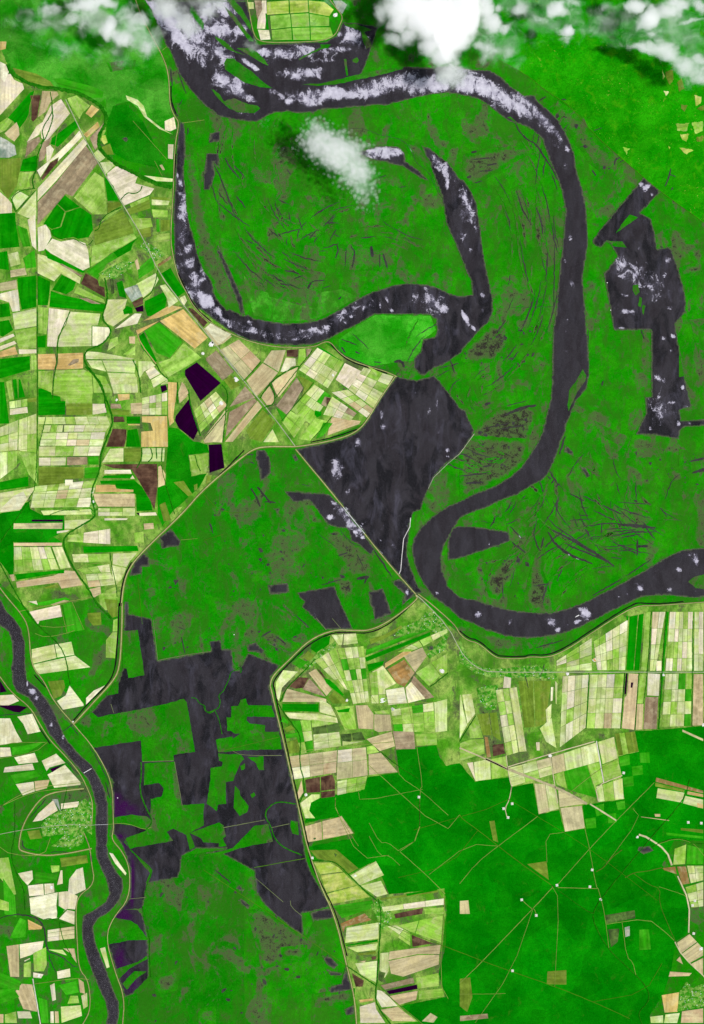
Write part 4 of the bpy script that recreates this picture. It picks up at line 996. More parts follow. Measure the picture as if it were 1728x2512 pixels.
ROADS = [  # width, colour key, notes
    (2.6, 'grey', 'A 430,650 540,880 640,1060 800,1330 940,1560 B 1040,720 1200,930 1420,1200 1596,1412 H 90,680 270,900 430,1090 600,1318'), (2.4, 'grey', 'J 1385,955 1440,1000 1600,1170 K 0,1315 60,1390 130,1440 200,1460 640,1460 1640,1460'),
    (1.5, 'grey', 'E -20,362 140,330 420,293 600,300 625,296'), (1.5, 'track', 'E 705,293 740,290 830,285 950,330 990,310'), (2.0, 'track', 'D 130,265 300,230 480,195 600,170'), (3.0, 'white', 'E 215,1300 240,1450 268,1610'),
    (2.0, 'track', 'E 220,1335 500,1295 580,1305'), (2.0, 'track', 'E 0,440 70,490 290,500 330,380'), (2.0, 'track', 'E 0,180 130,100 250,50 540,20'), (2.0, 'green', 'N 0,590 320,800 560,960 750,1090 930,1215'),
    (2.0, 'track', 'N 1280,470 1450,620 1575,745'), (1.8, 'track', 'N 1575,760 1540,1330 1596,1430'), (1.6, 'track', 'N 1280,470 1410,380 1410,110'), (1.5, 'track', 'N 1080,370 1150,500 1210,495 1280,560'), (1.6, 'track', 'N 860,120 858,190 1020,520 1210,495'),
    (2.4, 'green', 'O 0,230 20,260 120,330 360,520 600,690'), (1.8, 'track', 'O -600,-100 -100,350 0,230'), (1.8, 'track', 'O 0,680 110,545 250,435 510,240'), (1.7, 'track', 'O 815,310 850,460 890,700 905,712 940,850 955,945 975,1110'), (1.9, 'track', 'O 640,705 905,712'),
    (1.8, 'track', 'O 640,685 845,455 1000,290 1270,20'), (1.2, 'green', 'O 320,130 510,245 680,345 850,455 1070,620 1290,790'), (2.2, 'track', 'O 610,700 480,840 150,1185 0,1330'), (2.2, 'green', 'O -600,900 0,1125 150,1185 345,1255 620,1350 870,1450 1110,1560'),
    (2.0, 'track', 'O 955,945 1225,905 1330,985 1400,1050'), (1.7, 'track', 'O 1060,935 1090,1160 1130,1190 1150,1280'), (3.0, 'soil', 'O 890,602 940,575 1000,500 1060,460'), (1.8, 'soil', 'O 1130,610 1240,690 1310,710 1300,800 1360,950 1410,1060'),
    (4.0, 'pale', 'O 1422,630 1500,800 1495,1000'), (2.6, 'soil', 'O 1080,640 1130,610 1240,595 1320,575'), (2.0, 'track', 'O 415,795 470,845 485,840 500,880'), (2.2, 'pale', 'O 340,45 325,130 295,190 310,245'), (5.0, 'pale', 'O 1170,360 1230,380 1350,465 1385,560'), (3.0, 'pale', 'O 1405,1060 1450,1150 1610,1300'),
    (1.4, 'track', 'O 1300,420 1410,385 1500,405 1540,430 1596,500'), (7.0, 'strip', 'M 170,960 330,1035 560,1120 700,1180 830,1255'), (4.2, 'pale', 'M 850,1255 1025,1365'), (4.5, 'strip', 'M 0,890 180,965 310,1030'), (2.2, 'pale', 'M 303,940 320,1070 340,1145'), (2.6, 'pale', 'M 590,940 620,1130 640,1250'), (3.0, 'pale', 'M 310,1015 590,930 880,848'),
    (2.8, 'white', 'M 892,845 940,1115'), (2.6, 'pale', 'M 1060,1070 885,1140 905,1240'), (2.0, 'track', 'M 720,1180 910,1030 1030,960'), (2.0, 'track', 'L 660,907 900,880 1240,850'), (2.0, 'track', 'L 800,570 850,640 920,770 1000,770'), (1.6, 'track', 'L 1390,880 1430,1140 1410,1160 1410,1480 1270,1560'), (1.6, 'track', 'L 1270,1560 1200,1505 1150,1510 1080,1380'), (1.4, 'track', 'L 1430,1160 1020,1240 1010,1180'),
    (1.8, 'track', 'L 1080,400 1100,600 1220,605 1520,590'), (1.8, 'track', 'L 1310,490 1340,620 1390,880'), (1.6, 'track', 'L 860,1230 860,1300 1010,1530'), (1.5, 'track', 'L 975,605 1000,770'), (1.6, 'track', 'L 1265,1010 1280,1080 1420,1170 1596,1330'),
    (1.6, 'track', 'B 245,590 240,700'), (1.6, 'track', 'C 0,555 245,530'), (1.6, 'track', 'C 200,826 590,822'), (1.8, 'track', 'C 500,1325 560,1285 720,1280'), (1.6, 'track', 'C 650,730 885,732'), (1.4, 'track', 'A 425,1270 480,1290 600,1400'), (1.4, 'track', 'A 360,960 380,830 470,760'), (1.4, 'track', 'A 870,790 1090,1040'), (1.4, 'track', 'A 1010,1050 1060,1150'), (1.6, 'track', 'A 130,840 190,760 195,690 230,590 240,540'),
    (1.6, 'track', 'D 230,410 300,435 440,408 490,388'), (1.6, 'track', 'D 395,222 440,408'), (1.6, 'track', 'D 260,360 380,372 485,350'), (1.6, 'track', 'D 470,200 550,385'), (1.6, 'track', 'D 0,1140 110,1120 300,1120'), (1.6, 'track', 'D 0,1225 230,1185 310,1120'), (1.8, 'track', 'D 0,1540 150,1470 290,1430 540,1420'), (1.8, 'track', 'A 1190,803 1335,783'),
    (1.4, 'green', 'D 900,50 930,350'), (1.3, 'track', 'C 1180,1130 1290,1120'), (1.4, 'green', 'G 240,380 440,490 560,590 720,690 880,880 1110,1080 1310,1250 1590,1450'), (1.6, 'track', 'A 1060,330 1090,305'), (1.6, 'pale', 'I 0,1365 95,1235'), (1.5, 'green', 'J 0,300 120,430 400,400'), (1.4, 'green', 'J 0,600 130,560'),
    (1.6, 'rim', 'D 930,1246 1135,1240'), (1.4, 'rim', 'D 1140,1246 1190,1530'), (1.8, 'rim', 'L 130,1410 400,1360'), (1.8, 'rim', 'L 440,1410 560,1385'), (1.4, 'rim', 'N 340,645 520,800'), (1.4, 'rim', 'N 565,790 570,830 640,890'), (2.4, 'green', 'N 330,575 660,515'), (1.6, 'rim', 'J 735,1105 800,1185'), (1.4, 'rim', 'J 840,1110 895,1175'), (1.4, 'rim', 'D 725,870 745,930'), (1.4, 'rim', 'D 1030,585 1210,550 1380,525'), (1.2, 'rim', 'D 1000,320 1030,580'), (1.6, 'soil', 'L 95,915 280,870 490,820'), (1.6, 'rim', 'L 190,910 250,940 510,940'),
    (1.4, 'rim', 'E 850,780 950,770'), (2.6, 'sand', 'B 890,1090 920,1180 1020,1310')]
ROADS += [(1.5, 'track', 'O -200,620 60,420 250,435'), (1.4, 'track', 'O 100,1590 340,1250 480,840'), (1.4, 'green', 'O -300,330 330,150 340,45'), (1.4, 'track', 'O 570,540 560,360 680,345'), (1.3, 'track', 'O 620,1350 650,780 600,690'), (1.3, 'green', 'O 870,1450 1210,1390 1320,1200'), (1.3, 'track', 'O 0,1400 230,1400 300,1395'), (1.4, 'track', 'O 950,560 1180,250 1130,190'), (1.3, 'green', 'O -400,640 -60,560 120,330'), (1.3, 'track', 'O 1300,700 1460,750 1480,770')]
RAIL = ['N 1130,1350 1410,1580 1440,1605']
TREELINES = [  # width, notes, label
    (9, 'A 50,420 70,470 110,500 230,565 400,580 520,610 620,660 690,730 697,800 640,890 650,970 750,1070 880,1130 1010,1200 1120,1222', 'broad curving belt of trees along the old river scar at upper left'),
    (2.6, 'A 330,600 345,690 340,740 270,850 290,900 270,940', 'wavy line of trees running down through cream fields beside the dark brown field'), (3, 'A 340,690 350,800 240,1010 245,1100 210,1170 220,1230', 'longer wavy line of trees between taupe and cream fields'),
    (2.6, 'B 105,320 70,230 130,180 230,165', 'hooked line of trees round a pale field at the left edge'), (2, 'B 105,320 235,180', 'straight diagonal hedge between two pale fields at the left'), (2.6, 'B 620,440 650,430 660,370 720,320 790,290', 'stepped creek trees right of the round green field'),
    (1.6, 'B 330,430 345,470 400,503 480,488 520,515 575,545 610,500', 'thin scalloped trees round the bottom of the round green field'), (2.6, 'B 790,240 830,190 880,205 920,180 930,150', 'wavy creek trees through the large cream field by the highway'),
    (4, 'B 685,750 710,880 660,1020 720,1070 725,1120 660,1190 555,1225 550,1300 600,1360 680,1460 690,1596', 'winding creek trees round the right end of the wide pale fields'), (2.4, 'B 460,970 375,1150 380,1250 350,1420 345,1540', 'narrow creek trees crossing the golden tan field'),
    (2.6, 'B 1030,700 1020,770 990,850 930,890', 'short creek trees right of the grey blue field'), (3, 'B 870,1285 910,1380 920,1500', 'creek trees left of a cream plot below the green field'), (3, 'B 1020,1310 1050,1370 1100,1410', 'short hedge left of the purple black reservoir field'),
    (4.5, 'C 560,0 640,80 690,200 740,330 730,390 660,560 655,680 585,830 630,960 600,1000 430,1090 410,1170 490,1330 580,1450 640,1560 D 710,290 730,310', 'long winding bayou lined with trees through the pale fields'), (2.2, 'C 200,870 130,960 0,1150', 'straight diagonal hedge through the dark wood at the left edge'),
    (2, 'C 245,-400 247,770 190,860', 'long straight north to south hedge with a road at the left'), (3, 'C 0,1280 150,1560 D 250,360 380,470 430,560 460,740', 'long creek trees curving down past the pale fields by the small river'), (4, 'C 1160,100 1160,240', 'short bank of trees between golden and pinkish fields'), (3, 'C 1230,150 1250,280 1310,450', 'trees along the edge of the purple black field'),
    (2, 'C 300,330 290,380 260,500', 'hedge near the long straight hedge at the left'), (2, 'C 720,1215 730,1300 760,1420 765,1500', 'wavy hedge inside the pale fields left of the levee'), (2, 'C 1055,640 1080,760 1140,960', 'hedge right of the dark taupe wedge field'), (3, 'C 925,530 930,590 895,660', 'first tree strip across the pale taupe field row'), (3, 'C 985,530 1000,590 970,620', 'second tree strip across the pale taupe field row'), (3, 'C 1020,525 1025,600', 'third tree strip across the pale taupe field row'), (3, 'C 1060,530 1055,620', 'last tree strip across the pale taupe field row'),
    (2.4, 'C 1275,575 1290,640 1310,680', 'tree strip inside the light green clearing'), (2, 'C 320,970 400,935 520,935', 'thin trees along the pale strip above the purple sliver'), (3, 'H 120,915 160,960 150,1060 125,1290', 'hedge beside the tan wedge fields'), (3, 'H 370,1000 430,910 500,850 600,795 630,795', 'trees round the top of the speckled pinkish fields'), (3, 'H 430,900 465,970 460,1045 400,1060', 'trees dividing the speckled pinkish fields'),
    (2, 'H 470,1000 710,690', 'diagonal hedge left of the patchwork of pale plots'), (2, 'H 510,1150 720,900', 'diagonal hedge below the taupe field in the wedge'), (2, 'H 700,1280 840,1120', 'short diagonal hedge near the bottom of the wedge'), (2, 'H 0,1270 160,1080', 'hedge between green plots and tan wedge fields'), (2, 'H 260,890 375,765', 'hedge at the end of the tan four part field'),
    (4, 'D 920,1250 925,1330 910,1440 960,1560 E 990,250 990,290 955,330', 'curving bank of trees through the dark flood water east of the small river'), (3, 'E 850,460 930,530 990,580 990,620 960,680 945,760', 'curved bank of trees through the dark flood square'), (3, 'E 930,830 940,920 980,1020 975,1160 990,1290', 'bank of trees at the right of the purple stained flood'),
    (3.2, 'L 240,400 250,370 230,363 218,382 180,390 165,440 130,520 95,545 110,590 100,630 60,650 20,660 0,620', 'winding drowned bank of trees in the wide dark flood'), (2.4, 'L 75,650 100,700 120,800', 'straight end of the drowned bank of trees'), (2.6, 'D 1250,828 1280,830 1300,865 1340,880 1340,910 1370,935 1410,905', 'hooked drowned bank of trees in the dark flood'),
    (3.6, 'L 600,1255 500,1240 460,1250 410,1290 400,1340 440,1400 460,1480 520,1540 640,1590', 'curved bank of trees beside the long levee canal'), (3.4, 'N 1140,780 1160,870 1150,1030 1130,1330 1120,1400 1130,1480 1240,1620', 'long road lined with trees through the lower centre fields'), (3, 'N 700,510 720,535 840,530 900,570 1000,680 1140,800', 'curving trees on the edge of the yellow green fields'), (3, 'N 930,1215 1130,1350', 'diagonal trees along the railway at the lower centre'), (3, 'L 490,600 510,640 600,760 635,820 625,1000 650,1080 660,1180 625,1250', 'curving creek trees just right of the long levee canal'), (2.6, 'L 500,590 540,500 640,405 730,310', 'creek trees above the dark brown field by the canal'),
    (2, 'L 1160,920 1270,1010 1400,1090', 'diagonal hedge running into the dark forest'), (2.4, 'M 0,850 60,750 105,680', 'short curving trees at the left of the square green plots'), (2.4, 'M 845,400 825,765', 'straight hedge down the middle of the pale river bend fields'), (2.2, 'M 1080,400 1050,765', 'straight hedge left of the pinkish strip with the purple sliver'), (2.2, 'M 1170,400 1143,770', 'straight hedge right of the pinkish strip'), (2.2, 'M 1250,0 1225,400 1200,600', 'straight hedge beside the tan strip below the river'), (3, 'M 1350,0 1320,400 1300,770', 'wide straight hedge down to the forest below the river bend'), (2, 'M 1520,60 1517,750', 'straight hedge near the right edge below the river bend'),
    (2.4, 'O 600,690 870,890 880,850 920,780 1230,400 1470,130 1500,0', 'long bayou trees crossing the dark forest diagonally'), (2.4, 'O 870,890 880,950 970,1110 1100,1230 1230,1360 1240,1450 1160,1520 1195,1610', 'winding bayou trees through the lower right forest'), (2.6, 'O 1260,440 1300,415 1410,380 1500,400 1520,420 1640,420', 'wavy creek trees beside the tan gravel pit'), (2.4, 'E 100,150 100,380 70,480 110,620 160,710 165,850', 'thin winding creek trees left of the town'),
    (2.4, 'E 290,915 330,905 370,925 430,940', 'creek trees across the cream fields below the town'), (2.4, 'E 390,930 400,1000 430,1090 470,1150', 'wavy trees inside the cream fields by the small river'), (2, 'E 440,60 410,200', 'short hedge left of the town houses'), (2.4, 'L 1480,490 1596,400', 'short hedge by the white sheds near the village')]
PALETTE_LINE = dict(grey=(186, 196, 158), track=(150, 176, 80), pale=(226, 218, 172), white=(240, 236, 222), green=(88, 140, 30), soil=(96, 132, 40), strip=(198, 190, 146), rim=(130, 144, 96), sand=(206, 178, 120))
# towns: notes of outline, number of houses, label, group
TOWNS = [('E 280,280 330,230 420,200 500,160 550,130 600,150 605,290 600,360 550,330 540,420 470,450 340,440 420,360 280,370 270,300', 105, 'small white roofed house in the river town inside the ring levee', 'houses of the river town'),
         ('B 910,540 950,510 1030,560 1080,600 1020,640 980,600', 22, 'tiny white house in the village beside the highway left of the oxbow', 'houses of the highway village'),
         ('B 650,720 780,650 880,640 850,690 740,760', 16, 'tiny white house among the green garden plots left of the oxbow', 'houses among the garden plots'),
         ('L 1280,110 1400,60 1450,0 1500,0 1596,120 1580,250 1480,310 1450,280 1560,180 1470,110 1300,160 1240,160', 40, 'small white house in the riverside village below the spillway', 'houses of the riverside village'),
         ('M 0,180 60,300 150,370 300,370 500,350 620,390 640,440 450,430 200,430 100,400 0,330', 34, 'small white house along the road under the big river bend', 'houses along the river road'),
         ('O 1440,1380 1480,1320 1520,1360 1596,1330 1596,1480 1420,1510', 32, 'tiny white house in the leafy town at the lower right corner', 'houses of the lower right town'),
         ('M 110,500 250,470 240,640 180,650 120,560', 12, 'tiny white house among green plots south of the river road', 'houses among the green plots'),
         ('C 560,800 600,790 640,950 610,990 570,880', 12, 'tiny white house under the bayou trees between pale fields', 'houses along the bayou'),
         ('N 1090,820 1150,780 1230,880 1200,980 1160,970', 12, 'tiny white house by the road lined with trees at lower centre', 'houses of the lower centre hamlet'),
         ('L 630,350 700,310 760,250 860,200 870,230 740,330 660,400', 12, 'tiny white house in the green belt by the canal bend', 'houses of the canal belt')]
YARDS = [  # x, y, size, angle, number of sheds, label, roof
    ('H 212,882', 15, -38, 4, 'white roofed sheds in a square yard between the taupe and tan fields', 'w'), ('H 115,1035', 17, 40, 4, 'white roofed sheds beside the green plots below the purple reservoir', 'w'), ('H 50,650', 16, 52, 3, 'long white sheds by the highway near the oxbow levee', 'w'), ('B 1325,1243', 8, 40, 2, 'small white sheds left of the highway above the purple reservoir', 'w'),
    ('L 1168,580', 19, 0, 5, 'big white works in the middle of the eastern fields', 'w'), ('L 1555,388', 13, -30, 3, 'white sheds among green plots south of the riverside village', 'w'), ('L 1235,640', 11, 0, 3, 'grey white sheds right of the big white works', 'g'), ('E 337,705', 13, -4, 4, 'white sheds in a row set in the cream fields below the town', 'w'), ('M 590,940', 9, -15, 2, 'white sheds beside the pale track across the cleared land', 'w'),
    ('M 880,316', 12, 0, 2, 'orange roofed works in the fields below the river bend', 'o'), ('M 705,408', 8, 0, 2, 'white sheds on the river road under the bend', 'w'), ('E 255,1280', 12, 0, 3, 'white sheds at the head of the white road lower left', 'w'), ('F 860,98', 12, 35, 3, 'white sheds in the corner of the top ring levee farmland', 'w'), ('M 1330,415', 7, 90, 2, 'white sheds beside the wide straight hedge on the river road', 'w'), ('N 708,512', 8, 80, 2, 'white shed beside the canal levee at the curving trees', 'w'),
    ('N 668,100', 8, 0, 2, 'white sheds below the dark brown field by the canal', 'w'), ('M 1590,740', 8, 80, 2, 'white sheds at the right edge where the fields meet the forest', 'w'), ('O 1575,1105', 11, 40, 2, 'white sheds on the tan field at the lower right edge', 'w'), ('O 1160,375', 7, 60, 2, 'white sheds beside the gravel pit in the forest', 'w'), ('N 990,628', 7, 0, 2, 'white shed on the corner of the pale field below the forest', 'w'), ('D 478,985', 5, 45, 1, 'white pump house where the long levee meets the small river levee', 'w'), ('L 935,580', 7, 70, 2, 'white sheds left of the big white works', 'w'), ('H 845,852', 8, 45, 2, 'white sheds among the pale plots of the wedge', 'w'), ('B 1380,1180', 13, 45, 3, 'white sheds beside the highway below the golden tan field', 'w'), ('C 610,880', 7, 10, 2, 'white sheds beside the bayou trees and the pinkish field', 'w'), ('C 763,215', 7, 70, 2, 'white sheds at the corner of a small golden field', 'w')]
PADS = [('O 343,158', 'well pad on a pale track, right one of the pair below the cleared land'), ('O 287,190', 'well pad on a pale track, left one of the pair below the cleared land'), ('O 316,248', 'well pad at the end of the pale track below the cleared land'), ('O 865,590', 'well pad where the tan creek meets the straight forest track'),
        ('O 850,700', 'well pad on the level track in the forest'), ('O 405,785', 'well pad at the top of a short forked track'), ('O 500,887', 'bright well pad at the end of a short forked track'), ('O 345,1248', 'lone well pad on the long forest track lower right'), ('M 1070,1053', 'well pad beside the checkered forest squares'), ('O 635,690', 'well pad at the crossing of two forest tracks'),
        ('O 1535,792', 'upper well pad on the light green plots at the right edge'), ('O 1520,822', 'lower well pad on the light green plots at the right edge'), ('O 1527,1005', 'well pad at the top of the tan field at the right edge'), ('O 920,783', 'well pad at the bend of the forest track'), ('N 1405,115', 'well pad at the top of a straight track in the forest'), ('O 1492,280', 'left well pad among the thin strips right of the forest'), ('O 1577,285', 'right well pad among the thin strips at the right edge')]
HAZE_FOAM = '''F 760,620 190 36 4 .6|F 1180,555 230 40 12 .62|F 1480,540 140 44 10 .74|F 150,540 100 50 -38 .52|F 60,160 110 70 -45 .55|A 1180,180 220 80 -45 .62|A 1420,300 130 60 -40 .42|F 560,340 200 40 0 .46|F 640,470 120 26 5 .45|F 960,240 90 50 -20 .56|G 200,590 240 44 -32 .72|G 520,760 170 26 -48 .6|F 1200,1000 150 26 8 .62|F 1540,1080 90 22 -50 .55|G 50,1350 100 26 -70 .5|B 1190,350 230 24 88 .46|B 1290,780 230 32 58 .52|H 250,540 200 24 -20 .42|H 640,585 180 26 4 .4|H 950,450 160 22 24 .36|H 1480,380 110 60 0 .34|I 1150,190 170 60 -35 .34|I 1310,1080 60 90 0 .3|J 930,450 110 22 -48 .5
A 1010,80 90 55 -45 .75|A 1130,120 100 60 -40 .9|A 1250,200 90 55 -40 .8|A 1180,260 90 30 -45 .75|A 1420,330 60 40 -40 .55|A 1320,400 50 22 -45 .45|A 1560,520 45 40 -30 .75|A 1480,60 60 45 -30 .7|A 1470,180 55 25 -30 .4
F 30,60 45 45 0 .85|F 150,200 40 30 -40 .75|F 240,200 30 40 -60 .7|F 30,290 30 20 -20 .6|F 90,330 40 20 -40 .6|F 220,590 55 28 -40 .8|F 130,520 40 28 -40 .75|F 300,640 40 16 -30 .65|F 400,340 45 24 0 .72|F 520,350 60 22 0 .7|F 300,420 60 12 -35 .6|F 600,500 40 22 -30 .6|F 700,480 70 18 -20 .62|F 950,240 40 25 -30 .82|F 900,320 70 14 0 .55|F 760,400 70 14 5 .28|F 700,660 45 32 0 .82|F 850,610 70 30 6 .85|F 960,620 50 22 8 .75|F 1100,610 80 26 10 .72|F 1250,540 80 26 14 .7|F 1400,540 70 26 12 .78|F 1540,560 60 30 8 .85|F 560,660 22 22 0 .72|F 450,600 30 14 0 .5|F 260,740 60 8 0 .3|F 640,320 50 12 0 .45|F 1200,510 30 10 10 .5
G 40,560 60 36 -10 1.0|G 150,580 60 34 -25 .98|G 280,640 62 26 -35 .88|G 420,720 62 22 -40 .85|G 540,770 46 18 -42 .78|G 640,880 34 14 -60 .62|G 700,970 24 9 -65 .66|G 690,1080 34 14 -80 .36|G 620,930 40 14 -60 .36|G 750,1260 40 14 -80 .22|G 720,1550 24 10 -80 .34|G 380,640 50 16 -35 .6|G 230,700 30 12 -40 .5
I 730,250 18 10 -60 .5|I 690,110 10 8 -60 .42|I 700,560 14 8 60 .5|I 690,690 10 6 0 .42|I 740,745 4 8 0 .4|I 620,1080 8 4 0 .36|I 700,490 14 5 -80 .36
I 40,480 12 36 25 .95|I 90,545 8 16 40 .8|I 150,330 14 12 -30 .72|I 150,430 9 16 0 .55|I 70,40 8 10 0 .5|I 1060,130 24 8 -30 .68|I 1150,200 18 14 -50 .7|I 1240,265 20 18 0 .62|I 1090,220 50 14 -20 .42|I 1340,200 18 10 60 .48|I 1360,100 18 14 0 .52|I 1080,330 26 8 -20 .45|I 1250,330 70 24 -30 .3|I 1370,410 16 12 0 .42|I 1100,440 60 14 -8 .42|I 1050,545 24 4 5 .75|I 1140,550 16 4 -5 .62|I 1290,870 16 14 0 .68|I 1330,890 10 12 0 .5|I 1395,600 12 9 -40 .62|I 1330,610 10 8 0 .42|I 1380,695 8 10 0 .52|I 1455,930 8 14 20 .68|I 1310,1110 24 30 0 .47|I 1390,1030 20 10 0 .5|I 1430,1170 10 12 0 .72|I 1245,1200 6 9 0 .82|I 1410,1260 8 4 -10 .75|I 1480,1060 8 6 0 .6|I 1400,1100 16 12 0 .42|I 1170,20 10 16 0 .46|I 1510,1170 36 8 0 .25
G 1220,1220 12 26 -45 .9|G 1190,1200 14 12 0 .6|G 1255,1270 10 10 0 .7|G 1210,1350 6 5 0 .75|G 30,1280 10 34 -20 .78|G 70,1350 9 40 -14 .7|G 20,1400 22 40 0 .5|G 110,1500 6 36 0 .6|G 20,1540 22 22 0 .46
K 120,1085 18 16 20 .72|K 330,1130 8 18 -20 .62|K 600,1130 28 22 -30 .58|K 640,1185 14 14 30 .58|K 820,1080 28 20 -30 .76|K 770,1130 16 9 20 .64|K 800,1050 20 10 0 .6|K 1180,910 18 18 -40 .74|K 1150,880 18 9 0 .48|K 1090,950 10 6 0 .52|K 1040,970 10 8 0 .46|K 1430,790 16 12 -30 .56|K 1540,730 14 30 10 .76|K 1500,690 22 14 0 .45|K 1370,920 12 12 0 .42|K 1540,930 4 10 0 .52|K 450,1195 4 7 0 .5|K 710,1155 6 5 0 .55|K 540,1190 4 6 0 .42|K 390,180 5 7 0 .38|K 240,250 5 6 0 .42
K 190,620 3 8 10 .75|K 390,575 4 6 30 .7|K 710,700 6 4 -30 .7|K 770,722 8 4 0 .78|J 1525,945 8 8 0 .7|J 1450,930 6 5 0 .6
B 1180,130 12 20 -10 .85|B 1180,200 9 14 0 .72|B 1160,80 7 12 0 .6|B 1210,330 18 40 -10 .5|B 1245,410 8 8 0 .7|B 1190,500 18 34 0 .55|B 1230,560 24 30 -30 .68|B 1240,650 26 30 -30 .66|B 1270,740 26 26 -40 .66|B 1350,900 36 34 -35 .95|B 1310,860 26 22 -30 .8|B 1420,970 30 20 -35 .66|B 1500,1060 36 12 -30 .46|B 1190,660 8 20 0 .5
H 40,380 26 24 -40 .85|H 130,490 30 12 -30 .52|H 320,560 30 18 -20 .62|H 300,510 18 10 0 .52|H 220,590 20 8 -20 .52|H 430,620 24 8 0 .42|H 600,615 26 10 5 .7|H 570,570 34 12 10 .48|H 700,560 34 14 10 .5|H 800,540 24 10 25 .5|H 920,440 16 16 -20 .62|H 960,470 10 8 -30 .62|H 1040,425 8 14 -10 .75|H 925,510 10 5 -40 .68|H 1195,360 6 14 10 .82|H 1150,400 7 14 10 .62|H 1225,430 14 8 -40 .75|H 990,380 14 5 -30 .5|H 1500,360 14 26 25 .52|H 1570,420 22 22 0 .58|H 1450,290 20 12 -20 .4
H 1010,1290 18 26 10 .58|H 1170,1190 14 16 -20 .62|H 1160,1110 10 26 0 .42|H 860,1440 18 50 -10 .52|H 1520,1050 5 50 0 .48|H 1540,1210 12 24 -30 .46|H 1590,1340 12 12 0 .7|H 1590,1380 6 6 0 .9|H 1470,1100 5 40 0 .38
J 940,430 14 11 -55 1.1|J 930,400 8 18 -60 .8|J 900,400 26 14 10 .75|J 850,360 16 8 -20 .6|J 830,450 26 12 -10 .62|J 960,510 20 14 0 .6|J 1020,530 9 11 -40 1.1|J 1035,580 12 9 0 1.05|J 1030,500 5 18 -30 .6|J 990,545 10 9 0 .9|J 1000,560 7 20 0 .4|J 1100,640 8 4 -40 .75|J 1050,580 26 4 -45 .72|J 1150,670 26 5 -48 .5|J 1330,510 9 7 -30 .6|J 1330,940 9 11 0 1.0|J 1340,990 9 5 30 1.0|J 1275,915 5 6 0 .7|J 1390,945 8 4 0 .8|J 1240,640 16 22 0 .4|J 1285,780 3 8 0 .75|J 1315,1010 10 3 20 .8|J 890,130 18 60 -14 .46|J 940,290 10 24 -20 .42|J 1160,600 3 6 -30 .6
D 210,790 18 16 -30 .82|D 240,830 10 12 -30 .8|D 180,740 7 10 -20 .66|D 335,1005 6 10 -20 .75|D 415,1095 7 16 -25 .55|D 450,1160 8 12 -30 .42|D 470,1170 6 14 -40 .36|D 510,1230 6 10 -40 .4|D 110,380 4 6 0 .5|D 50,320 9 8 0 .34
F 1180,975 50 14 -6 .75|F 1100,985 34 14 0 .85|F 1270,990 26 12 -10 .62|F 1500,1020 16 9 -40 .6|F 1575,1110 12 34 -15 .72|F 1590,1200 9 26 0 .7'''  # patches of painted haze on the water; churned white water at the dam
PURPLE = 'E 790,190 44 39 0 1.6|E 760,150 30 45 0 1.3|E 850,220 44 27 0 1.0|E 865,640 10 105 0 1.4|E 860,780 10 45 0 1.3|E 800,460 15 45 -30 1.2|E 795,900 51 45 0 1.3|E 780,1170 23 60 -8 1.2|E 800,1230 40 45 0 1.0|E 860,1330 30 45 0 1.0|E 900,240 34 15 0 0.7|E 790,370 23 12 0 1.2|D 830,1560 51 30 0 1.0'
# ------------------------------------------------------------------ meshes with attributes
from mathutils.geometry import delaunay_2d_cdt
def segdist(P, poly):
    A = np.array(poly); B = np.roll(A, -1, 0); D = B - A; L = (D ** 2).sum(1) + 1e-9
    out = np.empty(len(P))
    for i in range(0, len(P), 2000):
        Q = P[i:i + 2000, None, :]; t = np.clip(((Q - A) * D).sum(2) / L, 0, 1)
        out[i:i + 2000] = np.sqrt((((A + t[..., None] * D) - Q) ** 2).sum(2).min(1))
    return out
def inside(P, poly):
    A = np.array(poly); B = np.roll(A, -1, 0); r = np.zeros(len(P), bool)
    for (ax, ay), (bx, by) in zip(A, B):
        c = (ay > P[:, 1]) != (by > P[:, 1])
        if ay != by: r ^= c & (P[:, 0] < (bx - ax) * (P[:, 1] - ay) / (by - ay) + ax)
    return r
def sheet(name, poly, z, mat, c1, c2, grid, attrs, depth=.25):
    """a slab whose top carries inner points, so that it can hold smooth attributes"""
    poly = ccw(poly); a = np.array(poly); lo, hi = a.min(0), a.max(0)
    gx, gy = np.meshgrid(np.arange(lo[0] + grid / 2, hi[0], grid), np.arange(lo[1] + grid / 2, hi[1], grid))
    G = np.stack([gx.ravel(), gy.ravel()], 1)
    if len(G): G = G[inside(G, poly)]
    if len(G): G = G[segdist(G, poly) > min(2.4, grid * .5)]
    n = len(poly); co = [Vector(p) for p in poly] + [Vector(p) for p in G]
    vo, _, fo, _, _, _ = delaunay_2d_cdt(co, [(i, (i + 1) % n) for i in range(n)], [list(range(n))], 1, 1e-4)
    V = np.array([(v.x, v.y) for v in vo]); c = V.mean(0); d = segdist(V, poly)
    verts = [(x - c[0], y - c[1], 0) for x, y in V]; m = len(verts)
    edge = {}
    for f in fo:
        for i in range(len(f)): edge[(f[i], f[(i + 1) % len(f)])] = 1
    faces = [list(f) for f in fo]; bot = {}
    for (i, j) in list(edge):
        if (j, i) not in edge:
            for q in (i, j):
                if q not in bot: bot[q] = len(verts); verts.append((verts[q][0], verts[q][1], -depth))
            faces.append([j, i, bot[i], bot[j]])
    me = bpy.data.meshes.new(name); me.from_pydata(verts, [], faces); me.update()
    if me.polygons and me.polygons[0].normal.z < 0: me.flip_normals()
    if c1: setcol(me, c1, c2)
    idx = list(range(m)) + list(bot.keys())
    for nm, fn in attrs.items():
        at = me.attributes.new(nm, 'FLOAT', 'POINT'); v = np.asarray(fn(V, d), float) * np.ones(m)
        at.data.foreach_set('value', v[idx].astype(np.float32))
    return link(name, me, mat, loc=(c[0], c[1], z))
